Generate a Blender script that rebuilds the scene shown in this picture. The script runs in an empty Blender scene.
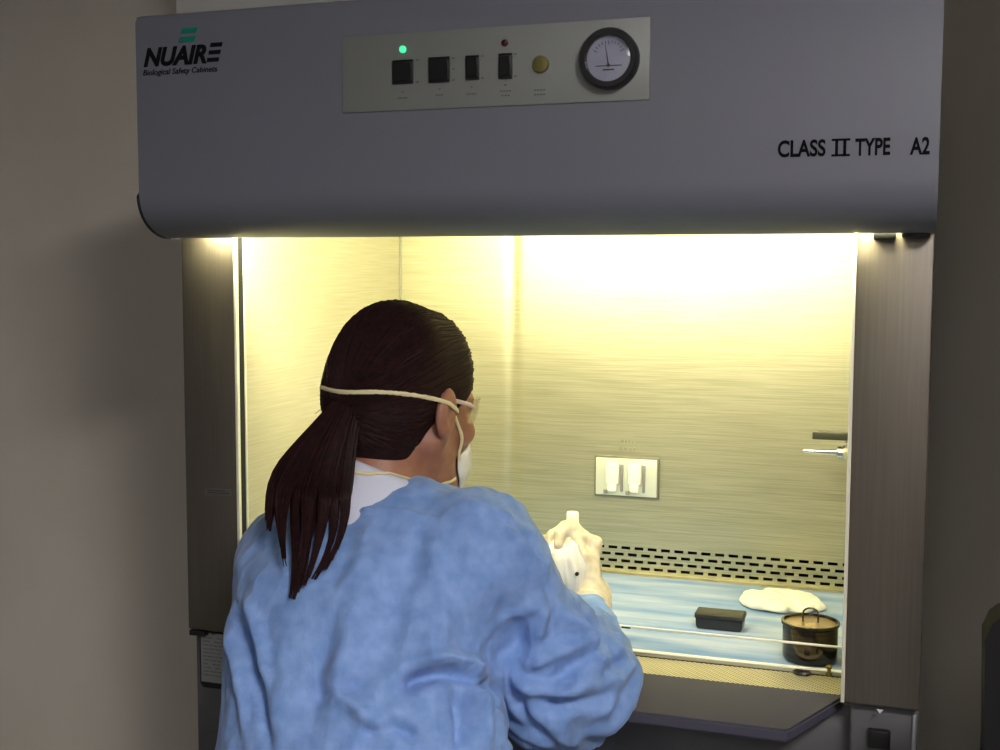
import bpy, bmesh, math, random
import numpy as np
from mathutils import Vector, Matrix, noise as mnoise
random.seed(7); rng = np.random.default_rng(7)
SC = bpy.context.scene
COL = SC.collection

# ------------------------------------------------------------------ camera, world, exposure
F_PX, YAW, PITCH, ROLL = 1198.2, .3257, .0841, .0032
CAM = np.array([.491, -1.53, 1.35])
_fw = np.array([-math.sin(YAW)*math.cos(PITCH), math.cos(YAW)*math.cos(PITCH), -math.sin(PITCH)])
_r0 = np.array([math.cos(YAW), math.sin(YAW), 0.]); _u0 = np.cross(_r0, _fw)
_rt = _r0*math.cos(ROLL)+_u0*math.sin(ROLL); _up = _u0*math.cos(ROLL)-_r0*math.sin(ROLL)
def ray(u, v): return _fw+_rt*(u-500)/F_PX-_up*(v-375)/F_PX
def at(u, v, Y=None, z=None):
    d = ray(u, v)
    t = (Y-CAM[1])/d[1] if Y is not None else (z-CAM[2])/d[2]
    return CAM+d*t
def proj(P):
    d = np.asarray(P)-CAM; zz = d@_fw
    return np.stack([500+F_PX*(d@_rt)/zz, 375-F_PX*(d@_up)/zz], -1)
cd = bpy.data.cameras.new('camera'); cam = bpy.data.objects.new('camera', cd); COL.objects.link(cam)
cd.sensor_width = 36; cd.lens = F_PX*36/1000; cd.clip_start = .02
M3 = Matrix(((_rt[0], _up[0], -_fw[0]), (_rt[1], _up[1], -_fw[1]), (_rt[2], _up[2], -_fw[2])))
cam.matrix_world = Matrix.Translation(CAM) @ M3.to_4x4()
SC.camera = cam
w = bpy.data.worlds.new('world'); SC.world = w; w.use_nodes = True
w.node_tree.nodes['Background'].inputs[0].default_value = (.5, .5, .55, 1)
w.node_tree.nodes['Background'].inputs[1].default_value = .02
SC.view_settings.view_transform = 'Standard'; SC.view_settings.look = 'None'
SC.view_settings.gamma = 1; SC.view_settings.use_curve_mapping = False
SC.view_settings.exposure = 0.0
LAMP_HOOD = 155.0          # fluorescent tube behind the hood
LAMP_ROOM = (92.0, 12.5)    # right ceiling fixture, added frontal fill box

# ------------------------------------------------------------------ materials
def mat(name, col, rough=.6, metal=0., spec=.5, emit=None, est=0., alpha=1., trans=0., sheen=0.):
    m = bpy.data.materials.new(name); m.use_nodes = True
    b = m.node_tree.nodes['Principled BSDF']
    b.inputs['Base Color'].default_value = (*col, 1); b.inputs['Roughness'].default_value = rough
    b.inputs['Metallic'].default_value = metal; b.inputs['Specular IOR Level'].default_value = spec
    b.inputs['Alpha'].default_value = alpha; b.inputs['Transmission Weight'].default_value = trans
    b.inputs['Sheen Weight'].default_value = sheen
    if emit: b.inputs['Emission Color'].default_value = (*emit, 1); b.inputs['Emission Strength'].default_value = est
    return m
def nodes(m): return m.node_tree.nodes, m.node_tree.links, m.node_tree.nodes['Principled BSDF']
def add_noise(m, scale=(1, 1, 1), nscale=20, detail=4, c0=None, c1=None, bump=0., dist=.002, rough=None, ramp=(.35, .65)):
    """object-space noise on colour, roughness and bump"""
    N, L, b = nodes(m)
    tc = N.new('ShaderNodeTexCoord'); mp = N.new('ShaderNodeMapping'); mp.inputs['Scale'].default_value = scale
    nz = N.new('ShaderNodeTexNoise'); nz.inputs['Scale'].default_value = nscale; nz.inputs['Detail'].default_value = detail
    L.new(tc.outputs['Object'], mp.inputs[0]); L.new(mp.outputs[0], nz.inputs['Vector'])
    if c0:
        cr = N.new('ShaderNodeValToRGB'); cr.color_ramp.elements[0].position = ramp[0]; cr.color_ramp.elements[1].position = ramp[1]
        cr.color_ramp.elements[0].color = (*c0, 1); cr.color_ramp.elements[1].color = (*c1, 1)
        L.new(nz.outputs['Fac'], cr.inputs[0]); L.new(cr.outputs[0], b.inputs['Base Color'])
    if rough:
        mr = N.new('ShaderNodeMapRange'); mr.inputs['To Min'].default_value = rough[0]; mr.inputs['To Max'].default_value = rough[1]
        L.new(nz.outputs['Fac'], mr.inputs['Value']); L.new(mr.outputs[0], b.inputs['Roughness'])
    if bump:
        bp = N.new('ShaderNodeBump'); bp.inputs['Strength'].default_value = bump; bp.inputs['Distance'].default_value = dist
        L.new(nz.outputs['Fac'], bp.inputs['Height'])
        if b.inputs['Normal'].is_linked:
            L.new(b.inputs['Normal'].links[0].from_socket, bp.inputs['Normal'])
        L.new(bp.outputs[0], b.inputs['Normal'])
    return m
MT = {}
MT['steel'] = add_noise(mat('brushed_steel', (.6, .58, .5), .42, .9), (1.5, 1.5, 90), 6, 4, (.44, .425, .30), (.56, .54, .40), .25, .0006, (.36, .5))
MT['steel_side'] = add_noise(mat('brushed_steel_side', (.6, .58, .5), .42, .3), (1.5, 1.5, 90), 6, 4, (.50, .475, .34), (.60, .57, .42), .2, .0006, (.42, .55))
MT['post'] = add_noise(mat('post_steel', (.3, .27, .24), .38, .75), (60, 60, 1.2), 5, 3, (.17, .15, .122), (.19, .168, .14), .08, .0004, (.40, .46))
MT['hood'] = add_noise(mat('hood_paint', (.150, .155, .186), .42, 0, .4), (1, 1, 1), 260, 2, None, None, .12, .0006)
MT['panel'] = add_noise(mat('control_panel', (.26, .27, .26), .45, .2), (1, 1, 1), 4, 2, (.205, .213, .205), (.235, .244, .235))
MT['white'] = mat('white_paint', (.82, .82, .8), .5)
MT['cream'] = mat('cream_trim', (.8, .78, .62), .4)
MT['black'] = mat('black_plastic', (.012, .012, .013), .35)
MT['ink'] = mat('black_ink', (.006, .006, .008), .9, 0, .08)
MT['green'] = mat('logo_green', (.0, .2, .14), .5)
MT['switch'] = mat('rocker_black', (.008, .01, .01), .3)
MT['led'] = mat('green_led', (.05, .7, .35), .4, emit=(.08, 1., .42), est=.9)
MT['ledoff'] = mat('dark_red_lens', (.05, .004, .01), .2)
MT['brass'] = mat('brass_lock', (.26, .22, .08), .35, .8)
MT['dial'] = mat('dial_face', (.55, .60, .80), .4)
MT['dark'] = mat('recess_shade', (.01, .01, .01), .9)  # near-black in place of the shade inside gaps and recesses
MT['airfoil'] = add_noise(mat('airfoil_paint', (.065, .063, .088), .6, 0, .12), (1, 1, 1), 200, 2, None, None, .08, .0005)
MT['base'] = add_noise(mat('base_grey', (.12, .12, .125), .5), (1, 1, 1), 12, 3, (.10, .10, .105), (.135, .135, .14))
MT['chrome'] = mat('chrome', (.8, .8, .8), .15, 1)
MT['outlet'] = mat('outlet_grey', (.62, .64, .56), .35, .3)
MT['ivory'] = mat('ivory_plastic', (.78, .76, .66), .4)
MT['tube'] = mat('lamp_tube', (1, 1, 1), .5, emit=(1., .925, .54), est=LAMP_HOOD)
MT['skin'] = add_noise(mat('skin', (.30, .13, .08), .5), (1, 1, 1), 60, 3, (.28, .115, .07), (.34, .15, .095), .1, .001)
MT['skin'].node_tree.nodes['Principled BSDF'].inputs['Subsurface Weight'].default_value = .12
MT['skin'].node_tree.nodes['Principled BSDF'].inputs['Subsurface Radius'].default_value = (.012, .005, .003)
MT['hair'] = add_noise(mat('dark_red_hair', (.03, .008, .008), .6, 0, .18), (1, 1, 1), 120, 3, (.010, .0035, .004), (.022, .006, .006))
MT['strap'] = mat('elastic_strap', (.72, .62, .36), .7)
MT['mask'] = add_noise(mat('mask_white', (.75, .74, .68), .85), (1, 1, 1), 300, 2, None, None, .15, .0006)
MT['shirt'] = add_noise(mat('shirt_white', (.62, .64, .76), .85), (1, 1, 1), 400, 2, None, None, .15, .0006)
MT['trouser'] = mat('navy_trousers', (.03, .035, .06), .85)
MT['glove'] = add_noise(mat('latex_glove', (.6, .54, .4), .5), (1, 1, 1), 90, 4, (.54, .475, .345), (.66, .59, .45), .35, .0012)
MT['gauze'] = add_noise(mat('gauze', (.74, .73, .68), .9), (1, 1, 1), 500, 2, None, None, .3, .0008)
MT['bottle'] = mat('white_bottle', (.85, .83, .76), .4)
MT['drape'] = None
MT['seat'] = mat('black_vinyl', (.008, .008, .009), .7, 0, .2)
MT['tan'] = mat('shoe_white', (.6, .6, .58), .6)

# gown cloth: mottled non-woven blue
g = mat('gown_blue', (.16, .26, .52), .7, 0, .3, sheen=.15)
add_noise(g, (1, 1, 1), 55, 6, (.15, .275, .575), (.24, .375, .70), .0, .001, None, (.3, .72))
add_noise(g, (1, 1, 1), 700, 2, None, None, .25, .0006)
add_noise(g, (1.4, 1.4, .5), 26, 5, None, None, .45, .008)
def crumple(m, scale, nscale, strength, dist):
    N, L, b = nodes(m)
    tc = N.new('ShaderNodeTexCoord'); mp = N.new('ShaderNodeMapping'); mp.inputs['Scale'].default_value = scale
    nz = N.new('ShaderNodeTexNoise'); nz.inputs['Scale'].default_value = nscale*.6; nz.inputs['Detail'].default_value = 2
    ad = N.new('ShaderNodeMix'); ad.data_type = 'RGBA'; ad.inputs[0].default_value = .12
    vo = N.new('ShaderNodeTexVoronoi'); vo.feature = 'SMOOTH_F1'; vo.inputs['Scale'].default_value = nscale; vo.inputs['Smoothness'].default_value = .15
    bp = N.new('ShaderNodeBump'); bp.inputs['Strength'].default_value = strength; bp.inputs['Distance'].default_value = dist
    L.new(tc.outputs['Object'], mp.inputs[0]); L.new(mp.outputs[0], nz.inputs['Vector']); L.new(mp.outputs[0], ad.inputs[6]); L.new(nz.outputs['Color'], ad.inputs[7])
    L.new(ad.outputs[2], vo.inputs['Vector']); L.new(vo.outputs['Distance'], bp.inputs['Height'])
    if b.inputs['Normal'].is_linked: L.new(b.inputs['Normal'].links[0].from_socket, bp.inputs['Normal'])
    L.new(bp.outputs[0], b.inputs['Normal'])
crumple(g, (1.5, 1.5, .8), 16, .35, .02)
MT['gown'] = g

# drape: pale blue absorbent sheet with darker streaks running along the cabinet
m = mat('drape_blue', (.3, .55, .7), .8)
N, L, b = nodes(m)
tc = N.new('ShaderNodeTexCoord'); mp = N.new('ShaderNodeMapping'); mp.inputs['Scale'].default_value = (2.2, 13, 1); mp.inputs['Rotation'].default_value = (0, 0, .12)
nz = N.new('ShaderNodeTexNoise'); nz.inputs['Scale'].default_value = 1.6; nz.inputs['Detail'].default_value = 4
cr = N.new('ShaderNodeValToRGB'); e = cr.color_ramp.elements
e[0].position = .36; e[0].color = (.13, .255, .52, 1); e[1].position = .62; e[1].color = (.37, .44, .60, 1)
L.new(tc.outputs['Object'], mp.inputs[0]); L.new(mp.outputs[0], nz.inputs['Vector']); L.new(nz.outputs['Fac'], cr.inputs[0]); L.new(cr.outputs[0], b.inputs['Base Color'])
MT['drape'] = m

# perforated front grille: rows of small dark round holes, staggered
m = mat('perforated_steel', (.6, .57, .42), .5, .5)
N, L, b = nodes(m)
tc = N.new('ShaderNodeTexCoord'); sp = N.new('ShaderNodeSeparateXYZ'); L.new(tc.outputs['Object'], sp.inputs[0])
def mth(op, a, c=None):
    n = N.new('ShaderNodeMath'); n.operation = op
    for i, q in enumerate((a, c)):
        if q is None: continue
        if isinstance(q, (int, float)): n.inputs[i].default_value = q
        else: L.new(q, n.inputs[i])
    return n.outputs[0]
def lattice(ox, oy, pitch):
    fx = mth('SUBTRACT', mth('FRACT', mth('ADD', mth('DIVIDE', sp.outputs[0], pitch), ox+100)), .5)
    fy = mth('SUBTRACT', mth('FRACT', mth('ADD', mth('DIVIDE', sp.outputs[1], pitch), oy+100)), .5)
    return mth('SQRT', mth('ADD', mth('MULTIPLY', fx, fx), mth('MULTIPLY', fy, fy)))
dmin = mth('MINIMUM', lattice(0, 0, .0066), lattice(.5, .5, .0066))
hole = mth('LESS_THAN', dmin, .27)
mx = N.new('ShaderNodeMix'); mx.data_type = 'RGBA'
L.new(hole, mx.inputs[0]); mx.inputs[6].default_value = (.66, .62, .44, 1); mx.inputs[7].default_value = (.20, .17, .10, 1)
L.new(mx.outputs[2], b.inputs['Base Color'])
MT['perf'] = m

# wall paint
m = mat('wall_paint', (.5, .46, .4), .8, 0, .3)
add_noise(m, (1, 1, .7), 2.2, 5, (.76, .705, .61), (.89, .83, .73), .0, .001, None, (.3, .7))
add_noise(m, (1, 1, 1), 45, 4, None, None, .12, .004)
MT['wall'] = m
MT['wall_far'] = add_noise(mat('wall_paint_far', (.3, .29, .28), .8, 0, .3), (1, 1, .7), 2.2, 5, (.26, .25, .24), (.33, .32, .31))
MT['floor'] = add_noise(mat('floor_vinyl', (.3, .3, .29), .5), (1, 1, 1), 30, 3, (.14, .14, .14), (.19, .19, .185))
MT['ceil'] = add_noise(mat('ceiling_tile', (.4, .4, .39), .9), (1, 1, 1), 80, 3, None, None, .2, .003)
m = mat('steel_pot', (.08, .07, .05), .16, .9); MT['pot'] = add_noise(m, (1, 1, 30), 5, 3, (.06, .052, .042), (.11, .092, .07), 0, .001, (.10, .22))
MT['potlid'] = mat('pot_lid', (.32, .22, .12), .3, .8)
# clear plastic of the safety glasses
m = bpy.data.materials.new('clear_plastic'); m.use_nodes = True
N = m.node_tree.nodes; L = m.node_tree.links; N.remove(N['Principled BSDF'])
tr = N.new('ShaderNodeBsdfTransparent'); tr.inputs[0].default_value = (.97, .96, .95, 1)
gl = N.new('ShaderNodeBsdfGlossy'); gl.inputs['Roughness'].default_value = .08
ms = N.new('ShaderNodeMixShader'); ms.inputs[0].default_value = .16; L.new(tr.outputs[0], ms.inputs[1]); L.new(gl.outputs[0], ms.inputs[2])
L.new(ms.outputs[0], N['Material Output'].inputs[0])
MT['clear'] = m

# ------------------------------------------------------------------ object helpers
def root(name, label, cat, loc=(0, 0, 0), group=None):
    o = bpy.data.objects.new(name, None); COL.objects.link(o); o.location = loc
    o.empty_display_size = .05
    o['label'] = label; o['category'] = cat
    if group: o['group'] = group
    return o
def origin(o):
    v = Vector((0, 0, 0))
    while o is not None: v = v+o.location; o = o.parent
    return v
def smooth_by_angle(me, deg=40):
    bm = bmesh.new(); bm.from_mesh(me); c = math.cos(math.radians(deg))
    for e in bm.edges:
        e.smooth = len(e.link_faces) == 2 and e.link_faces[0].normal.dot(e.link_faces[1].normal) > c
    for f in bm.faces: f.smooth = True
    bm.to_mesh(me); bm.free()
def put(name, bm, mt, parent=None, label=None, deg=40, loc=None):
    """bm: bmesh or (verts, faces) in world coordinates -> one mesh object"""
    me = bpy.data.meshes.new(name)
    if isinstance(bm, bmesh.types.BMesh):
        bm.to_mesh(me); bm.free()
    else:
        me.from_pydata([tuple(map(float, v)) for v in bm[0]], [], [tuple(int(i) for i in f) for f in bm[1]])
    off = origin(parent) if parent else Vector(loc or (0, 0, 0))
    me.transform(Matrix.Translation(-off)); me.update()
    smooth_by_angle(me, deg)
    o = bpy.data.objects.new(name, me); COL.objects.link(o)
    if parent: o.parent = parent
    else: o.location = off
    o.data.materials.append(MT[mt] if isinstance(mt, str) else mt)
    if label: o['label'] = label
    return o
def tag(o, label, cat, group=None):
    o['label'] = label; o['category'] = cat
    if group: o['group'] = group
    return o
def struct(name, bm, mt):
    o = put(name, bm, mt); o['kind'] = 'structure'; return o
def BM(): return bmesh.new()
def box(bm, x0, x1, y0, y1, z0, z1, bev=0., seg=2):
    r = bmesh.ops.create_cube(bm, size=1.)
    vs = r['verts']
    for v in vs: v.co = Vector(((x0+x1)/2+v.co.x*(x1-x0), (y0+y1)/2+v.co.y*(y1-y0), (z0+z1)/2+v.co.z*(z1-z0)))
    if bev:
        es = list({e for v in vs for e in v.link_edges})
        bmesh.ops.bevel(bm, geom=es, offset=bev, segments=seg, affect='EDGES', profile=.5)
    return bm
def bx(*a, **k): return box(BM(), *a, **k)
def prism(bm, pts, axis, a, b):
    """polygon pts (2-D) extruded along axis from a to b"""
    def P(p, t):
        return {'x': (t, p[0], p[1]), 'y': (p[0], t, p[1]), 'z': (p[0], p[1], t)}[axis]
    v0 = [bm.verts.new(P(p, a)) for p in pts]; v1 = [bm.verts.new(P(p, b)) for p in pts]
    n = len(pts)
    bm.faces.new(v0[::-1]); bm.faces.new(v1)
    for i in range(n): bm.faces.new((v0[i], v0[(i+1) % n], v1[(i+1) % n], v1[i]))
    bmesh.ops.recalc_face_normals(bm, faces=bm.faces)
    return bm
def frame_of(d):
    d = Vector(d).normalized(); a = Vector((0, 0, 1)) if abs(d.z) < .9 else Vector((1, 0, 0))
    u = d.cross(a).normalized(); return d, u, d.cross(u)
def tube(bm, pts, rad, seg=8, cap=True, flat=None):
    """tube through pts; rad number or list; flat=(normal list) squashes to a band"""
    P = [Vector(p) for p in pts]; n = len(P)
    R = rad if isinstance(rad, (list, tuple, np.ndarray)) else [rad]*n
    rings = []; up = None
    for i in range(n):
        d = (P[min(i+1, n-1)]-P[max(i-1, 0)]).normalized()
        if flat is not None: nn = Vector(flat[i]); nn = (nn-d*nn.dot(d)).normalized(); bb = d.cross(nn)
        else:
            if up is None: _, nn, bb = frame_of(d)
            else: nn = (up-d*up.dot(d)).normalized(); bb = d.cross(nn)
            up = nn
        r = R[i]; rn, rb = r if isinstance(r, tuple) else (r, r)
        rings.append([bm.verts.new(P[i]+nn*math.cos(2*math.pi*k/seg)*rn+bb*math.sin(2*math.pi*k/seg)*rb) for k in range(seg)])
    for a, b_ in zip(rings, rings[1:]):
        for k in range(seg): bm.faces.new((a[k], a[(k+1) % seg], b_[(k+1) % seg], b_[k]))
    if cap: bm.faces.new(rings[0][::-1]); bm.faces.new(rings[-1])
    return bm
def lathe(bm, prof, c, axis='z', seg=40):
    """prof: list of (radius, height) about axis through c"""
    rings = []
    for r, h in prof:
        ring = []
        for k in range(seg):
            a = 2*math.pi*k/seg; x, y = r*math.cos(a), r*math.sin(a)
            p = {'z': (x, y, h), 'y': (x, h, y), 'x': (h, x, y)}[axis]
            ring.append(bm.verts.new(Vector(c)+Vector(p)))
        rings.append(ring)
    for a, b_ in zip(rings, rings[1:]):
        for k in range(seg): bm.faces.new((a[k], a[(k+1) % seg], b_[(k+1) % seg], b_[k]))
    bm.faces.new(rings[0]); bm.faces.new(rings[-1])
    bmesh.ops.recalc_face_normals(bm, faces=bm.faces)
    return bm
def text_mesh(s, x0, x1, z0, z1, Y, shear=0., bold=0., font_h=None):
    """flat lettering standing in the plane Y, facing -Y, stretched to the box x0..x1, z0..z1; a bmesh"""
    cu = bpy.data.curves.new('lettering', 'FONT'); cu.body = s; cu.shear = shear; cu.offset = bold; cu.extrude = .004; cu.size = 1
    o = bpy.data.objects.new('lettering_tmp', cu); COL.objects.link(o)
    dg = bpy.context.evaluated_depsgraph_get(); dg.update()
    me = bpy.data.meshes.new_from_object(o.evaluated_get(dg))
    bpy.data.objects.remove(o); bpy.data.curves.remove(cu)
    bm = BM(); bm.from_mesh(me); bpy.data.meshes.remove(me)
    xs = [v.co.x for v in bm.verts]; ys = [v.co.y for v in bm.verts]
    a, b_, c, d = min(xs), max(xs), min(ys), max(ys)
    for v in bm.verts:
        x, y, z = v.co
        v.co = Vector((x0+(x-a)/(b_-a)*(x1-x0), Y-.0002-.0006*(z > 0), z0+(y-c)/(d-c)*(z1-z0)))
    bmesh.ops.recalc_face_normals(bm, faces=bm.faces)
    return bm
def merge(*bms):
    out = BM()
    for b_ in bms:
        me = bpy.data.meshes.new('t'); b_.to_mesh(me); b_.free(); out.from_mesh(me); bpy.data.meshes.remove(me)
    return out

# ------------------------------------------------------------------ implicit surfaces (numpy) -> one closed mesh
def smin(a, b_, k):
    h = np.maximum(k-np.abs(a-b_), 0)/k
    return np.minimum(a, b_)-h*h*k*.25
def smax(a, b_, k): return -smin(-a, -b_, k)
def s_cap(P, a, b_, ra, rb=None):
    rb = ra if rb is None else rb
    a = np.asarray(a, np.float32); b_ = np.asarray(b_, np.float32); ab = b_-a
    t = np.clip(((P-a)@ab)/max(float(ab@ab), 1e-12), 0, 1)
    return np.linalg.norm(P-a-t[:, None]*ab, axis=1)-(ra+(rb-ra)*t)
def s_ell(P, c, r, R=None):
    q = P-np.asarray(c, np.float32)
    if R is not None: q = q@np.asarray(R, np.float32)
    r = np.asarray(r, np.float32)
    k0 = np.linalg.norm(q/r, axis=1); k1 = np.linalg.norm(q/(r*r), axis=1)
    return k0*(k0-1)/np.maximum(k1, 1e-6)
def nets(f, lo, hi, h, relax=2):
    lo = np.asarray(lo, float); hi = np.asarray(hi, float); B = 8
    nb = np.ceil((hi-lo)/(h*B)).astype(int); n = nb*B+1
    bc = np.stack(np.meshgrid(*[np.arange(k) for k in nb], indexing='ij'), -1).reshape(-1, 3)
    ctr = (lo+(bc+.5)*B*h).astype(np.float32)
    dc = f(ctr); near = np.abs(dc) < B*h*1.75
    fld = np.empty(n, np.float32)
    big = np.where(dc < 0, -1., 1.).astype(np.float32).reshape(nb)
    fld[:-1, :-1, :-1] = np.repeat(np.repeat(np.repeat(big, B, 0), B, 1), B, 2); fld[-1] = 1; fld[:, -1] = 1; fld[:, :, -1] = 1
    o = np.stack(np.meshgrid(*[np.arange(B)]*3, indexing='ij'), -1).reshape(-1, 3)
    idx = (bc[near][:, None, :]*B+o[None]).reshape(-1, 3)
    for s in range(0, len(idx), 400000):
        ii = idx[s:s+400000]; fld[ii[:, 0], ii[:, 1], ii[:, 2]] = f((lo+ii*h).astype(np.float32))
    S = fld < 0
    cnt = np.zeros(n-1, np.int8)
    for dx in (0, 1):
        for dy in (0, 1):
            for dz in (0, 1): cnt += S[dx:n[0]-1+dx, dy:n[1]-1+dy, dz:n[2]-1+dz]
    act = np.argwhere((cnt > 0) & (cnt < 8)); vid = np.full(n-1, -1, np.int32); vid[tuple(act.T)] = np.arange(len(act))
    acc = np.zeros((len(act), 3)); num = np.zeros(len(act))
    cor = [(a, b_, c) for a in (0, 1) for b_ in (0, 1) for c in (0, 1)]
    for i, p in enumerate(cor):
        for q in cor[i+1:]:
            if sum(abs(a-b_) for a, b_ in zip(p, q)) != 1: continue
            a = fld[tuple((act+p).T)]; b_ = fld[tuple((act+q).T)]; mk = (a < 0) != (b_ < 0)
            t = np.where(mk, a/np.where(mk, a-b_, 1), 0)
            acc += np.where(mk[:, None], np.array(p)+t[:, None]*(np.array(q)-np.array(p)), 0); num += mk
    V = lo+(act+acc/num[:, None])*h
    Fs = []
    for ax in range(3):
        u, v = [(1, 2), (2, 0), (0, 1)][ax]
        sl0 = [slice(None)]*3; sl1 = [slice(None)]*3; sl0[ax] = slice(0, -1); sl1[ax] = slice(1, None)
        A = S[tuple(sl0)]; Bq = S[tuple(sl1)]
        e = np.argwhere(A != Bq); e = e[(e[:, u] > 0) & (e[:, v] > 0) & (e[:, u] < n[u]-1) & (e[:, v] < n[v]-1)]
        inn = A[tuple(e.T)]
        def c_(du, dv):
            k = e.copy(); k[:, u] += du; k[:, v] += dv; return vid[tuple(k.T)]
        q = np.stack([c_(-1, -1), c_(0, -1), c_(0, 0), c_(-1, 0)], 1)
        q[~inn] = q[~inn][:, ::-1]; Fs.append(q)
    Fq = np.concatenate(Fs); Fq = Fq[(Fq >= 0).all(1)]
    for _ in range(relax): V = lap(V, Fq, .5)
    return V, Fq
def lap(V, Fq, k):
    s = np.zeros_like(V); c = np.zeros(len(V))
    for i in range(4):
        a, b_ = Fq[:, i], Fq[:, (i+1) % 4]
        np.add.at(s, a, V[b_]); np.add.at(c, a, 1); np.add.at(s, b_, V[a]); np.add.at(c, b_, 1)
    return V+k*(s/np.maximum(c, 1)[:, None]-V)
def vnormals(V, Fq):
    nn = np.cross(V[Fq[:, 2]]-V[Fq[:, 0]], V[Fq[:, 3]]-V[Fq[:, 1]]); o = np.zeros_like(V)
    for i in range(4): np.add.at(o, Fq[:, i], nn)
    return o/np.maximum(np.linalg.norm(o, axis=1), 1e-12)[:, None]
def grad(f, P, e=.0015):
    P = np.asarray(P, np.float32)
    g_ = np.stack([f(P+np.eye(3, dtype=np.float32)[i]*e)-f(P-np.eye(3, dtype=np.float32)[i]*e) for i in range(3)], 1)
    return g_/np.maximum(np.linalg.norm(g_, axis=1), 1e-9)[:, None]
def snap(f, P, off, it=6, only_out=False):
    P = np.asarray(P, np.float32).copy()
    for _ in range(it):
        d = f(P); s = off-d
        if only_out: s = np.maximum(s, 0)
        P += s[:, None]*grad(f, P)
    return P
def fbm(P, sc, oct_=3, seed=0.):
    """cheap smooth noise from summed sines in rotated directions, about -1..1"""
    r = np.random.default_rng(int(seed*100)+3); out = 0; amp = 1; tot = 0
    for k in range(oct_):
        acc = 0
        for j in range(6):
            d = r.normal(size=3); d /= np.linalg.norm(d); acc = acc+np.sin(P@d*sc*2*math.pi*(.6+.8*r.random())+r.random()*6.28)
        out = out+amp*acc/3.; tot += amp; amp *= .5; sc *= 2.1
    return out/tot
def spline(pts, n):
    """Catmull-Rom through pts, n samples"""
    P = np.asarray(pts, float); P = np.vstack([2*P[0]-P[1], P, 2*P[-1]-P[-2]]); m_ = len(P)-3
    out = []
    for t in np.linspace(0, m_-1e-6, n):
        i = int(t); u = t-i; a, b_, c, d = P[i:i+4]
        out.append(.5*((2*b_)+(-a+c)*u+(2*a-5*b_+4*c-d)*u*u+(-a+3*b_-3*c+d)*u**3))
    return np.array(out)

# ================================================================== ROOM
RX0, RX1, RY0, RY1, RZ = -2.6, 2.3, -4.2, .78, 2.4
struct('floor', bx(RX0-.1, RX1+.1, RY0-.1, RY1+.1, -.1, 0), 'floor')
struct('ceiling', bx(RX0-.1, RX1+.1, RY0-.1, RY1+.1, RZ, RZ+.1), 'ceil')
struct('wall_back', bx(RX0-.1, RX1+.1, RY1, RY1+.1, 0, RZ), 'wall')
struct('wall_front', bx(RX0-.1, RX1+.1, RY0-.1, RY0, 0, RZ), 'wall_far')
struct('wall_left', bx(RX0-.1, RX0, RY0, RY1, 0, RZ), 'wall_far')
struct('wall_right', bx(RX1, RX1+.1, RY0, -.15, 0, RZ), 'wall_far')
struct('wall_light_block', bx(.70, RX1+.1, -.15, RY1, 0, RZ), 'wall')  # unseen block added to keep the right ceiling light off the back wall
struct('baseboard_back', bx(RX0, RX1, RY1-.012, RY1, 0, .1, bev=.003), 'base')
def ceiling_lamp(x, y, lx, ly, strength, colr, label):
    r = root('ceiling_light', label, 'ceiling light', (x, y, RZ))
    bm = BM()
    for a in ((-lx/2-.03, -lx/2, -ly/2-.03, ly/2+.03), (lx/2, lx/2+.03, -ly/2-.03, ly/2+.03), (-lx/2, lx/2, -ly/2-.03, -ly/2), (-lx/2, lx/2, ly/2, ly/2+.03)):
        box(bm, x+a[0], x+a[1], y+a[2], y+a[3], RZ-.05, RZ, .003)
    put('light_frame', bm, 'white', r)
    put('diffuser', bx(x-lx/2, x+lx/2, y-ly/2, y+ly/2, RZ-.04, RZ-.03), mat('diffuser', (.9, .9, .9), emit=colr, est=strength), r)
ceiling_lamp(1.28, -2.0, .5, .5, LAMP_ROOM[0], (1., .95, .93), 'small square ceiling light to the right of the seated worker')
ceiling_lamp(.5, -3.5, .6, 1.0, LAMP_ROOM[1], (1, .96, .93), 'large light box added as frontal fill on the ceiling behind the seated worker')  # added fill with no known fixture, brightens the right wall and all fronts

# white duct box on the wall above the cabinet
pa = at(175, 5, Y=.55)
o = put('ventilation_duct', bx(pa[0], .5, .55, RY1-.002, 1.78, RZ-.002, bev=.006), 'white', loc=(pa[0], .55, 1.78))
tag(o, 'white boxed ventilation duct on the wall above the cabinet hood', 'duct')

# ================================================================== CABINET
A, Bi, YB = .5225, .432, .60          # outer half width, half opening, back wall
ZT, ZTOP, ZH = .803, 1.704, 1.400     # tray, hood top, hood lip
HY = -.095
cab = root('biosafety_cabinet', 'grey biological safety cabinet with lit stainless steel work chamber', 'safety cabinet', (0, .3, 0))
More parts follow.
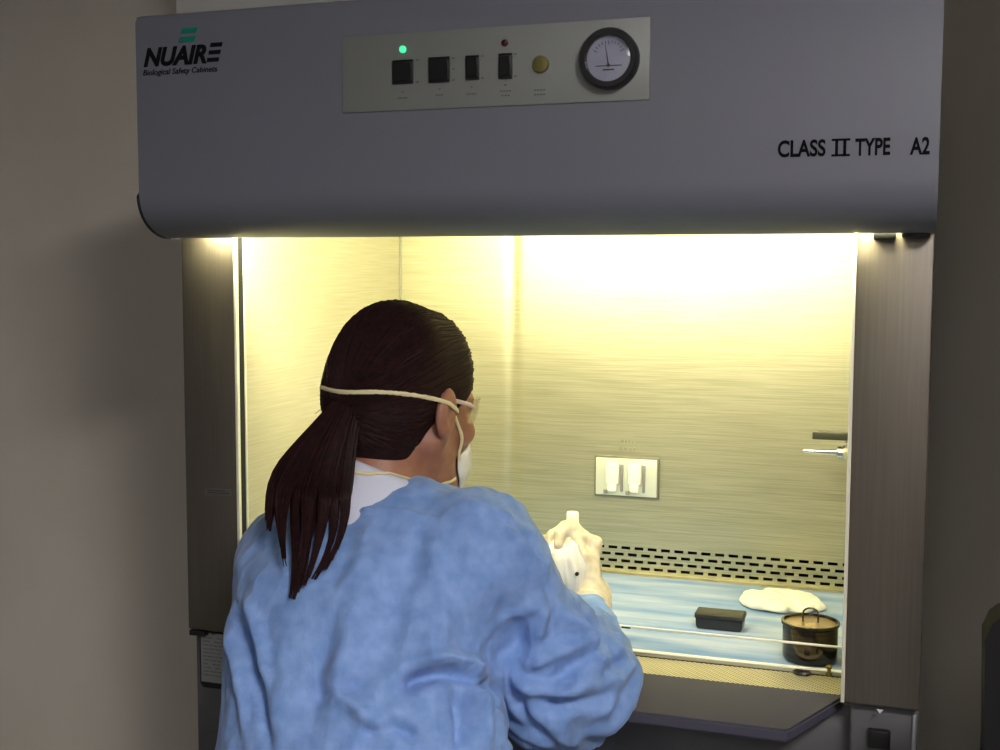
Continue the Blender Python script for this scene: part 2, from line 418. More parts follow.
# hood: bent sheet, open behind its lip
arc = [(-.02-.075*math.sin(t), 1.400+.058-.058*math.cos(t)) for t in np.linspace(0, math.pi/2, 14)]   # lip -> front face
outer = arc+[(HY, ZTOP-.012), (HY+.004, ZTOP-.003), (HY+.012, ZTOP), (.06, ZTOP)]
inner = [(.06, ZTOP-.004), (HY+.012, ZTOP-.006), (HY+.006, ZTOP-.012)]+[(-.02-.069*math.sin(t), 1.404+.055-.055*math.cos(t)) for t in np.linspace(math.pi/2, 0, 14)]
hood = put('hood', prism(BM(), outer+inner, 'x', -A, A-.004), 'hood', cab)
for sx in (-1, 1):
    xe = -A if sx < 0 else A-.004
    prof = arc+[(HY, ZTOP-.012), (HY+.004, ZTOP-.003), (HY+.012, ZTOP), (.06, ZTOP), (.06, 1.46), (.0, 1.40)]
    put('hood_end_plate', prism(BM(), prof, 'x', xe, xe+sx*.003), 'hood', hood)
    prof2 = [(y-.0015, z-.0015) for y, z in arc]; prof2 = prof2+[(y+.004, z+.004) for y, z in arc[::-1]]
    if sx < 0: put('edge_gasket', prism(BM(), prof2, 'x', xe+sx*.003, xe+sx*.006), 'black', hood, 'black rubber edge gasket')
put('hood_latch', merge(bx(.452, .478, -.016, .006, 1.392, 1.402, bev=.002), bx(.484, .516, -.02, .004, 1.395, 1.401, bev=.002)), 'black', hood, 'black latch under hood lip')
# lettering
z0, z1 = 1.634, 1.659
xs = np.linspace(-.512, -.408, 2)
bms = [text_mesh('NUAIR', -.513, -.413, z0-.002, z1-.001, HY, .28, .045)]
for k in range(3):
    zc = 1.657-k*.0098; sh = .28*(zc-z0)
    bm = BM(); prism(bm, [(-.411+sh-.003, zc-.0035), (-.393+sh-.003, zc-.0035), (-.3915+sh-.003, zc+.002), (-.410+sh-.003, zc+.002)], 'y', HY-.0008, HY-.0002); bms.append(bm)
put('logo_lettering', merge(*bms), 'ink', hood, 'black slanted maker lettering')
bm = BM()
for k in range(2):
    zc = 1.678-k*.0115; sh = .3*(zc-1.66)
    prism(bm, [(-.459+sh, zc-.004), (-.434+sh, zc-.004), (-.431+sh, zc+.003), (-.456+sh, zc+.003)], 'y', HY-.0008, HY-.0002)
put('logo_bars', bm, 'green', hood, 'two green slanted bars over the maker lettering')
put('caption_lettering', text_mesh('Biological Safety Cabinets', -.514, -.397, 1.6185, 1.6285, HY, .2, .008), 'ink', hood)
put('class_lettering', merge(text_mesh('CLASS', .3455, .399, 1.4855, 1.505, HY, 0, .028),
    bx(.4055, .426, HY-.0008, HY-.0002, 1.5025, 1.505), bx(.4055, .426, HY-.0008, HY-.0002, 1.485, 1.4875),
    bx(.4095, .4128, HY-.0008, HY-.0002, 1.486, 1.504), bx(.4185, .4218, HY-.0008, HY-.0002, 1.486, 1.504),
    text_mesh('TYPE', .4315, .4695, 1.485, 1.5045, HY, 0, .028), text_mesh('A2', .4905, .5115, 1.4845, 1.504, HY, 0, .028)), 'ink', hood, 'black class and type lettering')
# control panel
pl = at(343, 70, Y=HY)[0]; pr = at(650, 60, Y=HY)[0]; YP = HY-.0025
cp = put('control_panel', bx(pl, pr, YP, HY+.001, 1.558, 1.655, bev=.0008), 'panel', cab, 'pale grey control panel plate')
def px(u, v): p = at(u, v, Y=YP); return p[0], p[2]
for (u0, u1, v0, v1) in ((393, 413.5, 60, 84), (429, 450, 57, 82.5), (466, 479.5, 55.5, 80), (499, 512.5, 53.5, 79)):
    xa, _ = px(u0, v0); xb, zb = px(u1, v1); _, za = px((u0+u1)/2, v0); _, zb = px((u0+u1)/2, v1)
    bm = bx(xa, xb, YP-.003, YP+.001, zb, za, bev=.0008)
    s = put('rocker_switch', bm, 'switch', cp)
    prb = BM(); zc = (za+zb)/2
    prism(prb, [(YP-.003, za-.003), (YP-.0065, za-.004), (YP-.004, zc), (YP-.0045, zb+.004), (YP-.003, zb+.003)], 'x', xa+.002, xb-.002)
    put('rocker_switch', prb, 'switch', cp)
# small printed legends, too worn to read: dark ticks
bm = BM()
for (u, v, wd) in ((403, 92, 3), (403, 98, 13), (440, 89, 3), (440, 95, 10), (472, 87, 3), (472, 94, 13), (506, 85, 5), (506, 91, 14), (506, 95.5, 11), (540, 90, 14), (540, 94.5, 14),
                   (418, 60, 4), (418, 82, 5), (454, 58, 4), (454, 69, 4), (454, 80, 4), (483, 56, 3), (483, 78, 4), (516, 54, 4), (516, 76, 5)):
    x, z = px(u, v); hw = wd*.00055
    k = max(1, wd//3); cw = 2*hw/k
    for i in range(k): box(bm, x-hw+i*cw, x-hw+(i+.72)*cw, YP-.0005, YP, z-.0009, z+.0009)
put('printed_legend', bm, mat('legend_grey', (.12, .12, .13), .6), cp)
x, z = px(403, 49.5)
put('indicator_light', lathe(BM(), [(.0046, .001), (.0046, -.002), (.0032, -.0035), (.001, -.004)], (x, YP, z), 'y', 20), 'led', cp, 'glowing green indicator light')
x, z = px(505, 43)
put('indicator_light', lathe(BM(), [(.0042, .001), (.0042, -.002), (.003, -.0035), (.001, -.004)], (x, YP, z), 'y', 20), 'ledoff', cp, 'dark red indicator light')
x, z = px(541, 64.5)
put('key_lock', merge(lathe(BM(), [(.0105, .001), (.0105, -.003), (.0095, -.0045), (.004, -.005), (.0035, -.0045)], (x, YP, z), 'y', 28), bx(x-.0008, x+.0008, YP-.0053, YP-.004, z-.005, z+.005)), 'brass', cp, 'brass key lock')
x, z = px(610.5, 60); GR = .0362
gau = put('pressure_gauge', lathe(BM(), [(.027, -.006), (.027, -.014), (.0285, -.017), (.0335, -.017), (GR, -.013), (GR, .001), (.02, .001)], (x, YP, z), 'y', 48), 'black', cab, 'round black rimmed pressure gauge')
put('dial_face', lathe(BM(), [(.0275, 0), (.0275, -.0085), (.001, -.009)], (x, YP, z), 'y', 40), 'dial', gau, 'white dial face')
bm = BM()
for k in range(11):
    a = math.radians(150-k*12); c_, s_ = math.cos(a), math.sin(a); r0, r1 = (.0165 if k % 5 == 0 else .0185), .0215
    tube(bm, [(x+c_*r0, YP-.0095, z+s_*r0), (x+c_*r1, YP-.0095, z+s_*r1)], .0004, 4)
box(bm, x-.016, x+.016, YP-.0098, YP-.0088, z-.0085, z-.0078); box(bm, x-.007, x+.007, YP-.0098, YP-.0088, z-.0135, z-.0122)
put('dial_scale', bm, 'ink', gau)
put('needle', merge(tube(BM(), [(x, YP-.0105, z-.0075), (x-.004, YP-.0105, z+.0165)], [.0007, .0003], 5), lathe(BM(), [(.002, 0), (.002, -.002)], (x, YP-.0092, z-.0078), 'y', 12)), mat('needle_red', (.12, .02, .03), .5), gau, 'dark red needle')
put('gauge_glass', lathe(BM(), [(.0272, -.0135), (.0272, -.0145), (.015, -.016), (.001, -.0165)], (x, YP, z), 'y', 40), 'clear', gau, 'clear gauge glass')

# front posts, side walls, back wall, ceiling of the chamber
for sx in (-1, 1):
    xa, xb = sorted((sx*Bi, sx*A))
    po = put('front_post', bx(xa, xb, 0, .022, .813, 1.47, bev=.003, seg=3), 'post', cab, ('left' if sx < 0 else 'right')+' brushed steel front post')
    if sx < 0:
        a = at(205, 485, Y=0); c_ = at(232, 497, Y=0)
        put('rating_label', bx(a[0], c_[0], -.0012, .001, c_[2]+.001, a[2]-.004), mat('label_grey', (.10, .095, .085), .5), po, 'small dark rating label')
        put('printed_legend', merge(*[bx(a[0]+.004, c_[0]-.004-.006*(k % 2), -.0018, -.001, c_[2]+.004+k*.0035, c_[2]+.0055+k*.0035) for k in range(2)]), mat('label_ink', (.03, .03, .03), .6), po)
        put('sill_bracket', bx(-.519, -.493, -.003, .03, .805, .8125, bev=.001), 'black', po, 'black bracket under post')
    else:
        p = at(880, 711, Y=0); bm = BM()
        prism(bm, [(p[0]-.004, p[2]+.002), (p[0], p[2]-.003), (p[0]+.004, p[2]+.002)], 'y', -.001, .001)
        put('post_emblem', bm, 'white', po, 'small white triangular mark')
    # sash guide: white front lip, dark channel, cream rear lip
    xg = sx*Bi
    def sp_(a, b_): return tuple(sorted((xg-sx*a, xg-sx*b_)))
    tk = put('sash_track', bx(*sp_(-.001, .0035), -.004, .003, .815, 1.46, bev=.0008), 'cream', cab, 'pale sash guide lip')
    put('track_channel', bx(*sp_(.0, .002), .003, .018, .815, 1.46), 'dark', tk, 'dark sash channel')
    put('track_lip', bx(*sp_(0, .004), .018, .022, .815, 1.46, bev=.0008), 'cream', tk)
    xa, xb = sorted((sx*Bi, sx*(Bi+.004)))
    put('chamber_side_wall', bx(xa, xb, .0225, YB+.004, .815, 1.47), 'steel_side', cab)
    xa, xb = sorted((sx*(A-.006), sx*A))
    put('outer_side_panel', bx(xa, xb, .0225, .70, .80, ZTOP, bev=.001), 'hood', cab)
put('outer_back_panel', bx(-A, A, .70, .706, .78, ZTOP), 'hood', cab)
put('top_cover', bx(-A+.001, A-.001, .06, .70, ZTOP-.01, ZTOP), 'hood', cab)
put('chamber_ceiling', prism(BM(), [(.06, 1.56), (YB+.004, 1.47), (YB+.004, 1.474), (.06, 1.564)], 'x', -Bi, Bi), 'steel_side', cab)
# back wall with a rolled vertical crease left of centre
xc = at(512.5, 350, Y=YB)[0]
prof = [(-Bi, YB)]
for t in np.linspace(-1, 1, 21):
    prof.append((xc+t*.03, YB+.0028*math.exp(-(t/.4)**2)))
prof += [(Bi, YB)]
prof2 = [(x_, YB+.012) for x_, _ in prof[::-1]]
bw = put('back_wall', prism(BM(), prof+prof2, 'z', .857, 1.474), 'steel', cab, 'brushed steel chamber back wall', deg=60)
put('corner_trim', bx(-Bi, -Bi+.0035, YB-.004, YB+.001, .81, 1.47, bev=.0008), mat('corner_seal', (.30, .31, .24), .5, .2), bw, 'grey corner seal')
# slotted return-air strip: real openings
bm = BM(); pit, sl, rows = .0245, .0165, [.812+.0122*k for k in range(4)]
zlines = [.80]; 
for zz in rows: zlines += [zz-.0027, zz+.0027]
zlines.append(.857)
def quad(bm, x0, x1, za, zb, y):
    bm.faces.new([bm.verts.new(p) for p in ((x0, y, za), (x1, y, za), (x1, y, zb), (x0, y, zb))])
for i in range(len(zlines)-1):
    if i % 2 == 0: quad(bm, -Bi, Bi, zlines[i], zlines[i+1], YB)
    else:
        r_ = (i-1)//2; x_ = -Bi; c_ = -Bi+.012+(.5*pit if r_ % 2 else 0)
        while c_+sl < Bi-.004:
            quad(bm, x_, c_, zlines[i], zlines[i+1], YB); x_ = c_+sl; c_ += pit
        quad(bm, x_, Bi, zlines[i], zlines[i+1], YB)
bmesh.ops.remove_doubles(bm, verts=bm.verts, dist=1e-5)
ret = bmesh.ops.extrude_face_region(bm, geom=list(bm.faces))
for v in [q for q in ret['geom'] if isinstance(q, bmesh.types.BMVert)]: v.co.y += .002
bmesh.ops.recalc_face_normals(bm, faces=bm.faces)
put('slotted_grille', bm, 'steel', cab, 'rear grille with four rows of dark slots')
put('return_duct', merge(bx(-Bi, Bi, YB+.06, YB+.062, .78, .87), bx(-Bi, Bi, YB+.01, YB+.06, .782, .784), bx(-Bi, Bi, YB+.014, YB+.06, .866, .868)), 'dark', cab, 'dark air duct behind slots')
# work tray, front perforated grille, airfoil sill
put('work_tray', merge(bx(-Bi, Bi, .135, YB-.001, .79, ZT, bev=.001), bx(-Bi, Bi, .129, .136, .78, .808, bev=.0015)), 'steel', cab)
put('front_grille', merge(bx(-Bi, Bi, .052, .121, .797, .8055, bev=.001)), 'perf', cab, 'perforated front air grille')
put('grille_gap_shade', bx(-Bi, Bi, .1212, .1288, .78, .8042), 'dark', cab, 'near-black strip for the shade in the gap behind front grille')  # solid strip, the shade of the gap put into its colour
bm = BM()
pts = [(-.43, .052), (.430, .052), (.432, .045), (.374, -.078), (.368, -.082), (-.368, -.082), (-.374, -.078), (-.432, .045)]
zt = lambda y: .8065+(y-.052)*.05
v0 = [bm.verts.new((x_, y_, zt(y_))) for x_, y_ in pts]; v1 = [bm.verts.new((x_*.998, y_, zt(y_)-.016)) for x_, y_ in pts]
bm.faces.new(v0); bm.faces.new(v1[::-1])
for i in range(8): bm.faces.new((v1[i], v1[(i+1) % 8], v0[(i+1) % 8], v0[i]))
bmesh.ops.recalc_face_normals(bm, faces=bm.faces)
bmesh.ops.bevel(bm, geom=[e for e in bm.edges], offset=.003, segments=2, affect='EDGES')
put('airfoil_sill', bm, 'airfoil', cab, 'grey painted sill with angled ends')
put('under_panel', bx(-.44, .44, .05, .064, .66, .795, bev=.002), 'base', cab)
put('underside', bx(-A+.008, A-.008, .06, .70, .64, .66), 'base', cab)
for sx in (-1, 1):
    xa, xb = sorted((sx*.44, sx*.5215))
    bc = put('base_column', bx(xa, xb, .018, .70, 0, .812, bev=.004, seg=3), 'base', cab)
    if sx > 0:
        put('column_edge_strip', bx(.5145, .5195, .0135, .019, .1, .803, bev=.001), mat('edge_strip', (.42, .42, .45), .35, .7), bc, 'bright steel edge strip')
        a = at(868, 727, Y=.018); c_ = at(890, 748, Y=.018)
        put('power_socket', merge(bx(a[0], c_[0], .008, .019, c_[2], a[2], bev=.002), bx(a[0]+.006, a[0]+.0075, .0072, .009, c_[2]+.008, a[2]-.006), bx(c_[0]-.0075, c_[0]-.006, .0072, .009, c_[2]+.008, a[2]-.006)), 'black', bc, 'black power socket')
# arm rest rail across the opening
zr = at(728, 636.3, Y=.055)[2]
rail = put('arm_rest_rail', tube(BM(), [(.118, .055, zr), (Bi+.001, .055, zr)], .0017, 8), mat('rail_white', (.85, .83, .7), .35), cab, 'thin white rail reaching from the right post to the sleeve')
p = at(626, 628.5, Y=.054)
put('rail_clip', tube(BM(), [(p[0]-.006, .055, zr-.0012), (p[0]+.006, .055, zr-.0012)], .0021, 8), 'black', rail, 'small black clip')
# lamp tube behind the hood lip
lt = put('lamp_tube', tube(BM(), [(-.485, -.027, 1.43), (.485, -.027, 1.43)], .0105, 14), 'tube', cab, 'lit fluorescent tube')
for sx in (-1, 1): put('lamp_socket', bx(min(sx*.485, sx*.50), max(sx*.485, sx*.50), -.041, -.013, 1.41, 1.45, bev=.002), 'white', lt)
# power outlet on the back wall
def pb(u, v, y=YB): p = at(u, v, Y=y); return p[0], p[2]
x0, zt_ = pb(595.5, 455); x1, zb_ = pb(659, 498.5); zt_ = pb(627, 456.5)[1]; zb_ = pb(627, 497)[1]
ol = put('outlet_plate', bx(x0, x1, YB-.006, YB+.001, zb_, zt_, bev=.0012), mat('outlet_frame', (.16, .16, .12), .5, .3), cab, 'double power outlet plate with flip covers')
put('outlet_cover', bx(x0+.003, x1-.003, YB-.009, YB-.004, zb_+.0035, zt_-.003, bev=.0015), 'outlet', ol)
for k, uc in enumerate((614, 636)):
    xm, _ = pb(uc, 477)
    zc = (zt_+zb_)/2
    put('flip_lid', merge(bx(xm-.0125, xm+.0125, YB-.0165, YB-.008, zc-.012, zc+.027, bev=.003), bx(xm-.009, xm+.009, YB-.02, YB-.010, zc-.026, zc-.010, bev=.004), tube(BM(), [(xm-.006, YB-.0168, zc+.021), (xm+.006, YB-.0168, zc+.021)], .001, 5)), 'ivory', ol, 'ivory flip lid over socket')
    put('lid_hinge', merge(bx(xm+.0145, xm+.019, YB-.014, YB-.008, zc-.026, zc+.024, bev=.001), bx(xm-.017, xm-.010, YB-.0125, YB-.008, zc-.031, zc-.024, bev=.001)), mat('hinge_grey', (.25, .25, .24), .4, .4), ol, 'grey lid hinge')
bm = BM()
for (u, v, wd) in ((628, 441.5, 14), (628, 449, 18)):
    x_, z_ = pb(u, v)
    for i in range(4): box(bm, x_-wd*.0009+i*wd*.00047, x_-wd*.0009+(i+.75)*wd*.00047, YB-.0006, YB+.001, z_-.003, z_+.003)
put('printed_legend', bm, mat('faded_ink', (.30, .29, .2), .6, .3), ol)
# gas valve on the right chamber wall
yv = .47
vb = put('gas_valve', merge(lathe(BM(), [(.015, .002), (.015, -.004), (.010, -.006), (.010, -.014), (.007, -.015), (.007, -.026), (.002, -.027)], (Bi, yv, 1.083), 'x', 24),
          lathe(BM(), [(.011, .002), (.011, -.02), (.0125, -.022), (.0125, -.03), (.006, -.034), (.001, -.0345)], (Bi, yv, 1.0635), 'x', 24), bx(Bi-.022, Bi-.008, yv-.006, yv+.006, 1.06, 1.085, bev=.002)), 'chrome', cab, 'chrome gas valve on chamber wall')
def rotated(bm): return bm
put('valve_lever', bx(Bi-.078, Bi-.019, yv-.009, yv+.009, 1.084, 1.0965, bev=.0015), mat('lever_dark', (.035, .035, .025), .4, 0), vb, 'dark flat lever')
put('valve_nozzle', lathe(BM(), [(.0015, -.092), (.0034, -.0925), (.0065, -.040), (.011, -.038), (.011, -.03)], (Bi, yv, 1.0635), 'x', 20), 'chrome', vb)

# laminated sheet hung below the left post
xl = at(200, 640, Y=.012)[0]; zt2 = at(215, 634, Y=.012)[2]; zb2 = at(215, 688, Y=.012)[2]; xr = xl+.105
def rr(x0, x1, z0, z1, r, n=6):
    pts = []
    for cx, cz, a0 in ((x1-r, z0+r, -90), (x1-r, z1-r, 0), (x0+r, z1-r, 90), (x0+r, z0+r, 180)):
        for k in range(n+1):
            a = math.radians(a0+90*k/n); pts.append((cx+r*math.cos(a), cz+r*math.sin(a)))
    return pts
sh = root('data_sheet', 'small printed sheet in a black holder hung below the left steel post', 'sign', (xl+.05, .012, zb2))
put('sheet_holder', prism(BM(), rr(xl, xr, zb2, zt2+.004, .008), 'y', .011, .0165), 'black', sh)
put('sheet', bx(xl+.003, xr-.003, .0095, .0112, zb2+.009, zt2+.001), mat('sheet_grey', (.33, .34, .34), .35), sh, 'pale printed sheet')
bm = BM()
for i in range(11):
    z_ = zt2-.006-i*.0058; x_ = xl+.007
    while x_ < xr-.012:
        l_ = .003+.008*random.random(); box(bm, x_, min(x_+l_, xr-.006), .0091, .0096, z_-.0009, z_+.0009); x_ += l_+.002+.006*(random.random() < .15)
put('printed_lines', bm, mat('sheet_ink', (.2, .2, .2), .6), sh)
put('hook', tube(BM(), spline([(xl+.022, .0135, zt2-.001), (xl+.028, .006, zt2+.003), (xl+.036, .008, zt2+.009), (xl+.046, .0135, zt2+.004)], 14), .0016, 6), 'black', sh)

# ================================================================== THINGS ON THE TRAY
ZD = ZT+.0015
# blue drape: gently rumpled sheet
nx, ny = 90, 40; x0, x1, y0, y1 = -.425, .428, .138, .575
V = []; Fq = []
for j in range(ny+1):
    for i in range(nx+1):
        x_ = x0+(x1-x0)*i/nx; y_ = y0+(y1-y0)*j/ny
        q = np.array([[x_*1., y_*3.2, 0]])
        hgt = .0008+.0016*max(0, float(fbm(q, 3.2, 2, 1.)[0]))
        if y_ < y0+.012: hgt += .002
        V.append((x_, y_, ZT+.0006+hgt))
n1 = len(V)
V += [(x_, y_, ZT+.0002) for x_, y_, _ in V]
idx = lambda i, j: j*(nx+1)+i
for j in range(ny):
    for i in range(nx):
        Fq.append((idx(i, j), idx(i+1, j), idx(i+1, j+1), idx(i, j+1))); Fq.append((n1+idx(i, j), n1+idx(i, j+1), n1+idx(i+1, j+1), n1+idx(i+1, j)))
rim = [idx(i, 0) for i in range(nx+1)]+[idx(nx, j) for j in range(1, ny+1)]+[idx(i, ny) for i in range(nx-1, -1, -1)]+[idx(0, j) for j in range(ny-1, 0, -1)]
for a, b_ in zip(rim, rim[1:]+rim[:1]): Fq.append((a, n1+a, n1+b_, b_))
dr = put('absorbent_sheet', (V, Fq), 'drape', loc=(0, .35, ZT), deg=60)
put('sheet_hem', bx(-.425, .428, .1292, .1395, .8083, .8100, bev=.0006), 'white', dr, 'white front hem')
tag(dr, 'pale blue absorbent sheet spread over the steel work tray', 'absorbent sheet')
ZS = ZT+.0035
# black rack box
fl = at(696, 627.5, z=ZS); fr_ = at(743, 629, z=ZS); yb0 = fl[1]
top = at(694, 606, Y=yb0+.034)
hb = top[2]-ZS
rk = root('tube_box', 'small black plastic box on the blue sheet, left of the steel pot', 'box', ((fl[0]+fr_[0])/2, yb0+.035, ZS))
x0, x1 = fl[0], fr_[0]; fx = .0025
bm = BM()
v0 = []
for (z_, e_) in ((ZS, 0), (ZS+.004, 0), (ZS+hb*.62, fx*.6)):
    v0.append((z_, e_))
put('box_base', prism(BM(), [(x0+.002, ZS), (x1-.002, ZS), (x1, ZS+.003), (x1+.001, ZS+hb*.6), (x0-.001, ZS+hb*.6), (x0, ZS+.003)], 'y', yb0, yb0+.034), 'black', rk)
put('box_lid', bx(x0-.003, x1+.003, yb0-.002, yb0+.036, ZS+hb*.6, ZS+hb, bev=.003, seg=3), mat('lid_black', (.014, .013, .010), .5), rk)
# gauze pile on the sheet
gl_ = at(744, 603, z=ZS); gr_ = at(823, 606, z=ZS); gy = (gl_[1]+gr_[1])/2+.0
def gauze_f(P):
    c = np.array([(gl_[0]+gr_[0])/2-.004, gy+.005, ZS+.004])
    d = s_ell(P, c, (.060, .062, .013))
    d = smin(d, s_ell(P, c+np.array([.045, -.012, .0]), (.028, .03, .008)), .012)
    d = smin(d, s_ell(P, c+np.array([-.035, -.008, 0.]), (.032, .04, .009)), .012)
    d = d+.0035*fbm(P, 26, 2, 2.)
    return smax(d, ZS-P[:, 2], .002)
V, Fq = nets(gauze_f, (gl_[0]-.03, gy-.09, ZS-.004), (gr_[0]+.03, gy+.09, ZS+.04), .0022, 1)
o = put('gauze_pad', (V, Fq), 'gauze', loc=((gl_[0]+gr_[0])/2, gy, ZS), deg=70)
tag(o, 'crumpled white gauze pad lying flat behind the steel pot', 'gauze')
# steel pot with recessed lid and loop handle
pc = at(811, 655, z=ZS); pot_r = .0385; py = at(811, 667, z=ZS)[1]+pot_r; pxm = at(810, 640, Y=py)[0]
ptop = at(810, 622, Y=py-pot_r*.2)[2]; H = ptop-ZS
pot = root('steel_pot', 'dark round steel pot with wire loop handle in the right front corner', 'pot', (pxm, py, ZS))
put('pot_body', lathe(BM(), [(pot_r-.004, 0), (pot_r-.0015, .002), (pot_r-.0005, .006), (pot_r, H-.006), (pot_r+.002, H-.004), (pot_r+.002, H), (pot_r-.0015, H+.0005), (pot_r-.003, H-.005), (.002, H-.0055)], (pxm, py, ZS), 'z', 56), 'pot', pot)
put('pot_lid', lathe(BM(), [(pot_r-.003, H-.0052), (pot_r-.003, H-.0032), (pot_r-.006, H-.0025), (.002, H-.002)], (pxm, py, ZS), 'z', 48), 'potlid', pot, 'coppery recessed lid')
hw = .0105; arcp = [(pxm-hw, py, ZS+H-.004), (pxm-hw, py, ZS+H+.008)]+[(pxm-hw*math.cos(t), py, ZS+H+.010+.008*math.sin(t)) for t in np.linspace(.1, math.pi-.1, 9)]+[(pxm+hw, py, ZS+H+.008), (pxm+hw, py, ZS+H-.004)]
put('loop_handle', tube(BM(), arcp, .0014, 8), mat('handle_steel', (.22, .2, .16), .25, .9), pot, 'steel wire loop handle')
# dark clip and small brass knob on the grille edge
p = at(802, 671.5, z=.8085)
o = put('dark_clip', merge(lathe(BM(), [(.001, 0), (.009, .0005), (.0105, .002), (.009, .0042), (.001, .005)], (0, 0, 0), 'z', 24)), 'black', loc=(0, 0, 0))
for v in o.data.vertices: v.co.x *= 1.25; v.co.y *= .7
o.location = (p[0], .1165, .8060)
tag(o, 'small oval black clip at the front edge below the steel pot', 'clip')
p = at(829, 672, z=.81)
o = put('brass_knob', lathe(BM(), [(.0045, 0), (.0045, .003), (.0025, .004), (.0025, .008), (.0042, .0095), (.0042, .0125), (.002, .014)], (p[0], .127, .8056), 'z', 20), 'brass', loc=(p[0], .127, .8056))
tag(o, 'tiny brass knob at the right end of the front grille', 'knob')

# ================================================================== PERSON
FLOOR = 0.
per = root('person', 'seated person seen from behind in a blue gown, face mask and gloves, dark red ponytail', 'person', (-.17, -.36, 0))
# head frame: looks to the right and down
hyaw, hpit, hroll = math.radians(-16), math.radians(-14), math.radians(0)
RH = np.array((Matrix.Rotation(hyaw, 3, 'Z') @ Matrix.Rotation(hpit, 3, 'X') @ Matrix.Rotation(hroll, 3, 'Y')), np.float32)
HO = np.array([-.116, -.118, 1.180], np.float32)
def HL(P): return (P-HO)@RH
def HW(p): return np.asarray(p)@RH.T.astype(float)+HO
SHL, SHR = np.array([-.232, -.175, .975]), np.array([.008, -.205, 1.022])
ELL, ELR = np.array([-.222, -.05, .80]), np.array([.108, -.135, .842])
WRL, WRR = np.array([-.022, .085, .885]), np.array([.079, .095, .884])
NB = np.array([-.130, -.185, 1.045])
SEC = [(.42, -.14, -.38, .145, .115), (.50, -.14, -.38, .165, .125), (.60, -.12, -.365, .15, .11), (.75, -.09, -.325, .135, .10), (.90, -.115, -.265, .13, .10), (.98, -.125, -.228, .132, .09), (1.03, -.128, -.20, .112, .075), (1.07, -.13, -.18, .078, .055)]
def loft(P, sec, off=0., n=2.4, yaw=0.):
    s = np.array(sec, np.float32); z = P[:, 2]
    cx, cy, a, b_ = [np.interp(z, s[:, 0], s[:, i]) for i in (1, 2, 3, 4)]
    a = a+off; b_ = b_+off
    x_, y_ = P[:, 0]-cx, P[:, 1]-cy
    q = (np.abs(x_/a)**n+np.abs(y_/b_)**n)**(1/n)
    d = (q-1)*np.minimum(a, b_)
    return smax(smax(d, s[0, 0]-off-z, .03), z-s[-1, 0]-off, .03)
def head_f(P):
    q = HL(P)
    d = s_ell(q, (0, -.012, .032), (.074, .094, .083))
    d = smin(d, s_ell(q, (0, .03, -.03), (.060, .066, .078)), .03)
    d = smin(d, s_cap(q, (-.022, .066, -.095), (.022, .066, -.095), .022), .03)
    for sx in (-1, 1):
        d = smin(d, s_cap(q, (sx*.054, -.005, -.045), (sx*.030, .055, -.095), .018), .025)
        d = smin(d, s_ell(q, (sx*.044, .066, -.02), (.022, .02, .018)), .02)
    d = smin(d, s_cap(q, (-.035, .079, .022), (.035, .079, .022), .014), .02)
    for sx in (-1, 1): d = smax(d, -s_ell(q, (sx*.031, .098, .003), (.016, .014, .011)), .012)
    d = smin(d, s_cap(q, (0, .088, .008), (0, .110, -.026), .007, .0115), .012)
    for sx in (-1, 1): d = smin(d, s_ell(q, (sx*.011, .099, -.031), (.008, .009, .007)), .006)
    d = smin(d, s_cap(q, (-.018, .087, -.062), (.018, .087, -.062), .007), .008)
    for sx in (-1, 1):
        c, s_ = math.cos(sx*.1), math.sin(sx*.1)
        Rz = np.array([[c, -s_, 0], [s_, c, 0], [0, 0, 1]])
        e0 = np.array([sx*.0745, -.012, -.006])
        d = smin(d, s_ell(q, e0+np.array([sx*.005, -.002, 0]), (.0085, .021, .032), Rz), .008)
        d = smin(d, s_ell(q, (sx*.073, -.004, -.034), (.006, .009, .011)), .006)
        d = smax(d, -s_ell(q, e0+np.array([sx*.014, .003, .001]), (.007, .011, .019), Rz), .004)
    return d
def neck_f(P, off=0.):
    return s_cap(P, HW((0, -.03, -.06)), NB+np.array([0, -.01, -.02]), .051+off, .056+off)
def hand_prims(wr, d, n, hand, curls, spread=.0, thumb=None, sc=1.):
    """capsules of a right (+1) or left (-1) hand: wrist point, direction of the palm, palm normal"""
    d = np.array(d, float); d /= np.linalg.norm(d); n = np.array(n, float); n -= d*(n@d); n /= np.linalg.norm(n)
    s = np.cross(d, n)*hand
    palm, fing = [], []
    spec = [(.028, .088, (.042, .026, .021), .0088), (.009, .092, (.046, .029, .022), .0092), (-.010, .086, (.043, .027, .021), .0086), (-.027, .076, (.034, .021, .019), .0076)]
    for k, (so, pl_, ph, r_) in enumerate(spec):
        base = wr+d*.012*sc+s*so*.62*sc; kn = wr+(d*pl_+s*so)*sc
        palm.append((base, kn, .0125*sc, .0092*sc)); palm.append((kn-n*.004*sc, kn-n*.003*sc, .0112*sc, .0112*sc))
        c = curls[k]; p = kn; ang = 0.; sd = spread*(1.5-k)
        for l_, da, rr_ in zip(ph, c, (1., .93, .84)):
            ang += math.radians(da)
            dd = d*math.cos(ang)+n*math.sin(ang)+s*sd
            p2 = p+dd*l_*sc; fing.append((k, p, p2, r_*rr_*sc, r_*rr_*.94*sc)); p = p2
    t0 = wr+(d*.022+s*.020+n*.006)*sc
    td = thumb or (.62, .62, .48)
    dirs = [np.array(d*a+s*b_+n*c) for a, b_, c in (td if isinstance(td[0], tuple) else (td, (td[0]+.25, td[1]-.25, td[2]+.1), (td[0]+.3, td[1]-.45, td[2]+.3)))]
    p = t0
    for v, l_, r_ in zip(dirs, (.042, .031, .025), (.0125, .0100, .0088)):
        v = v/np.linalg.norm(v); p2 = p+v*l_*sc; fing.append((9, p, p2, r_*sc, r_*.92*sc)); p = p2
    return palm, fing
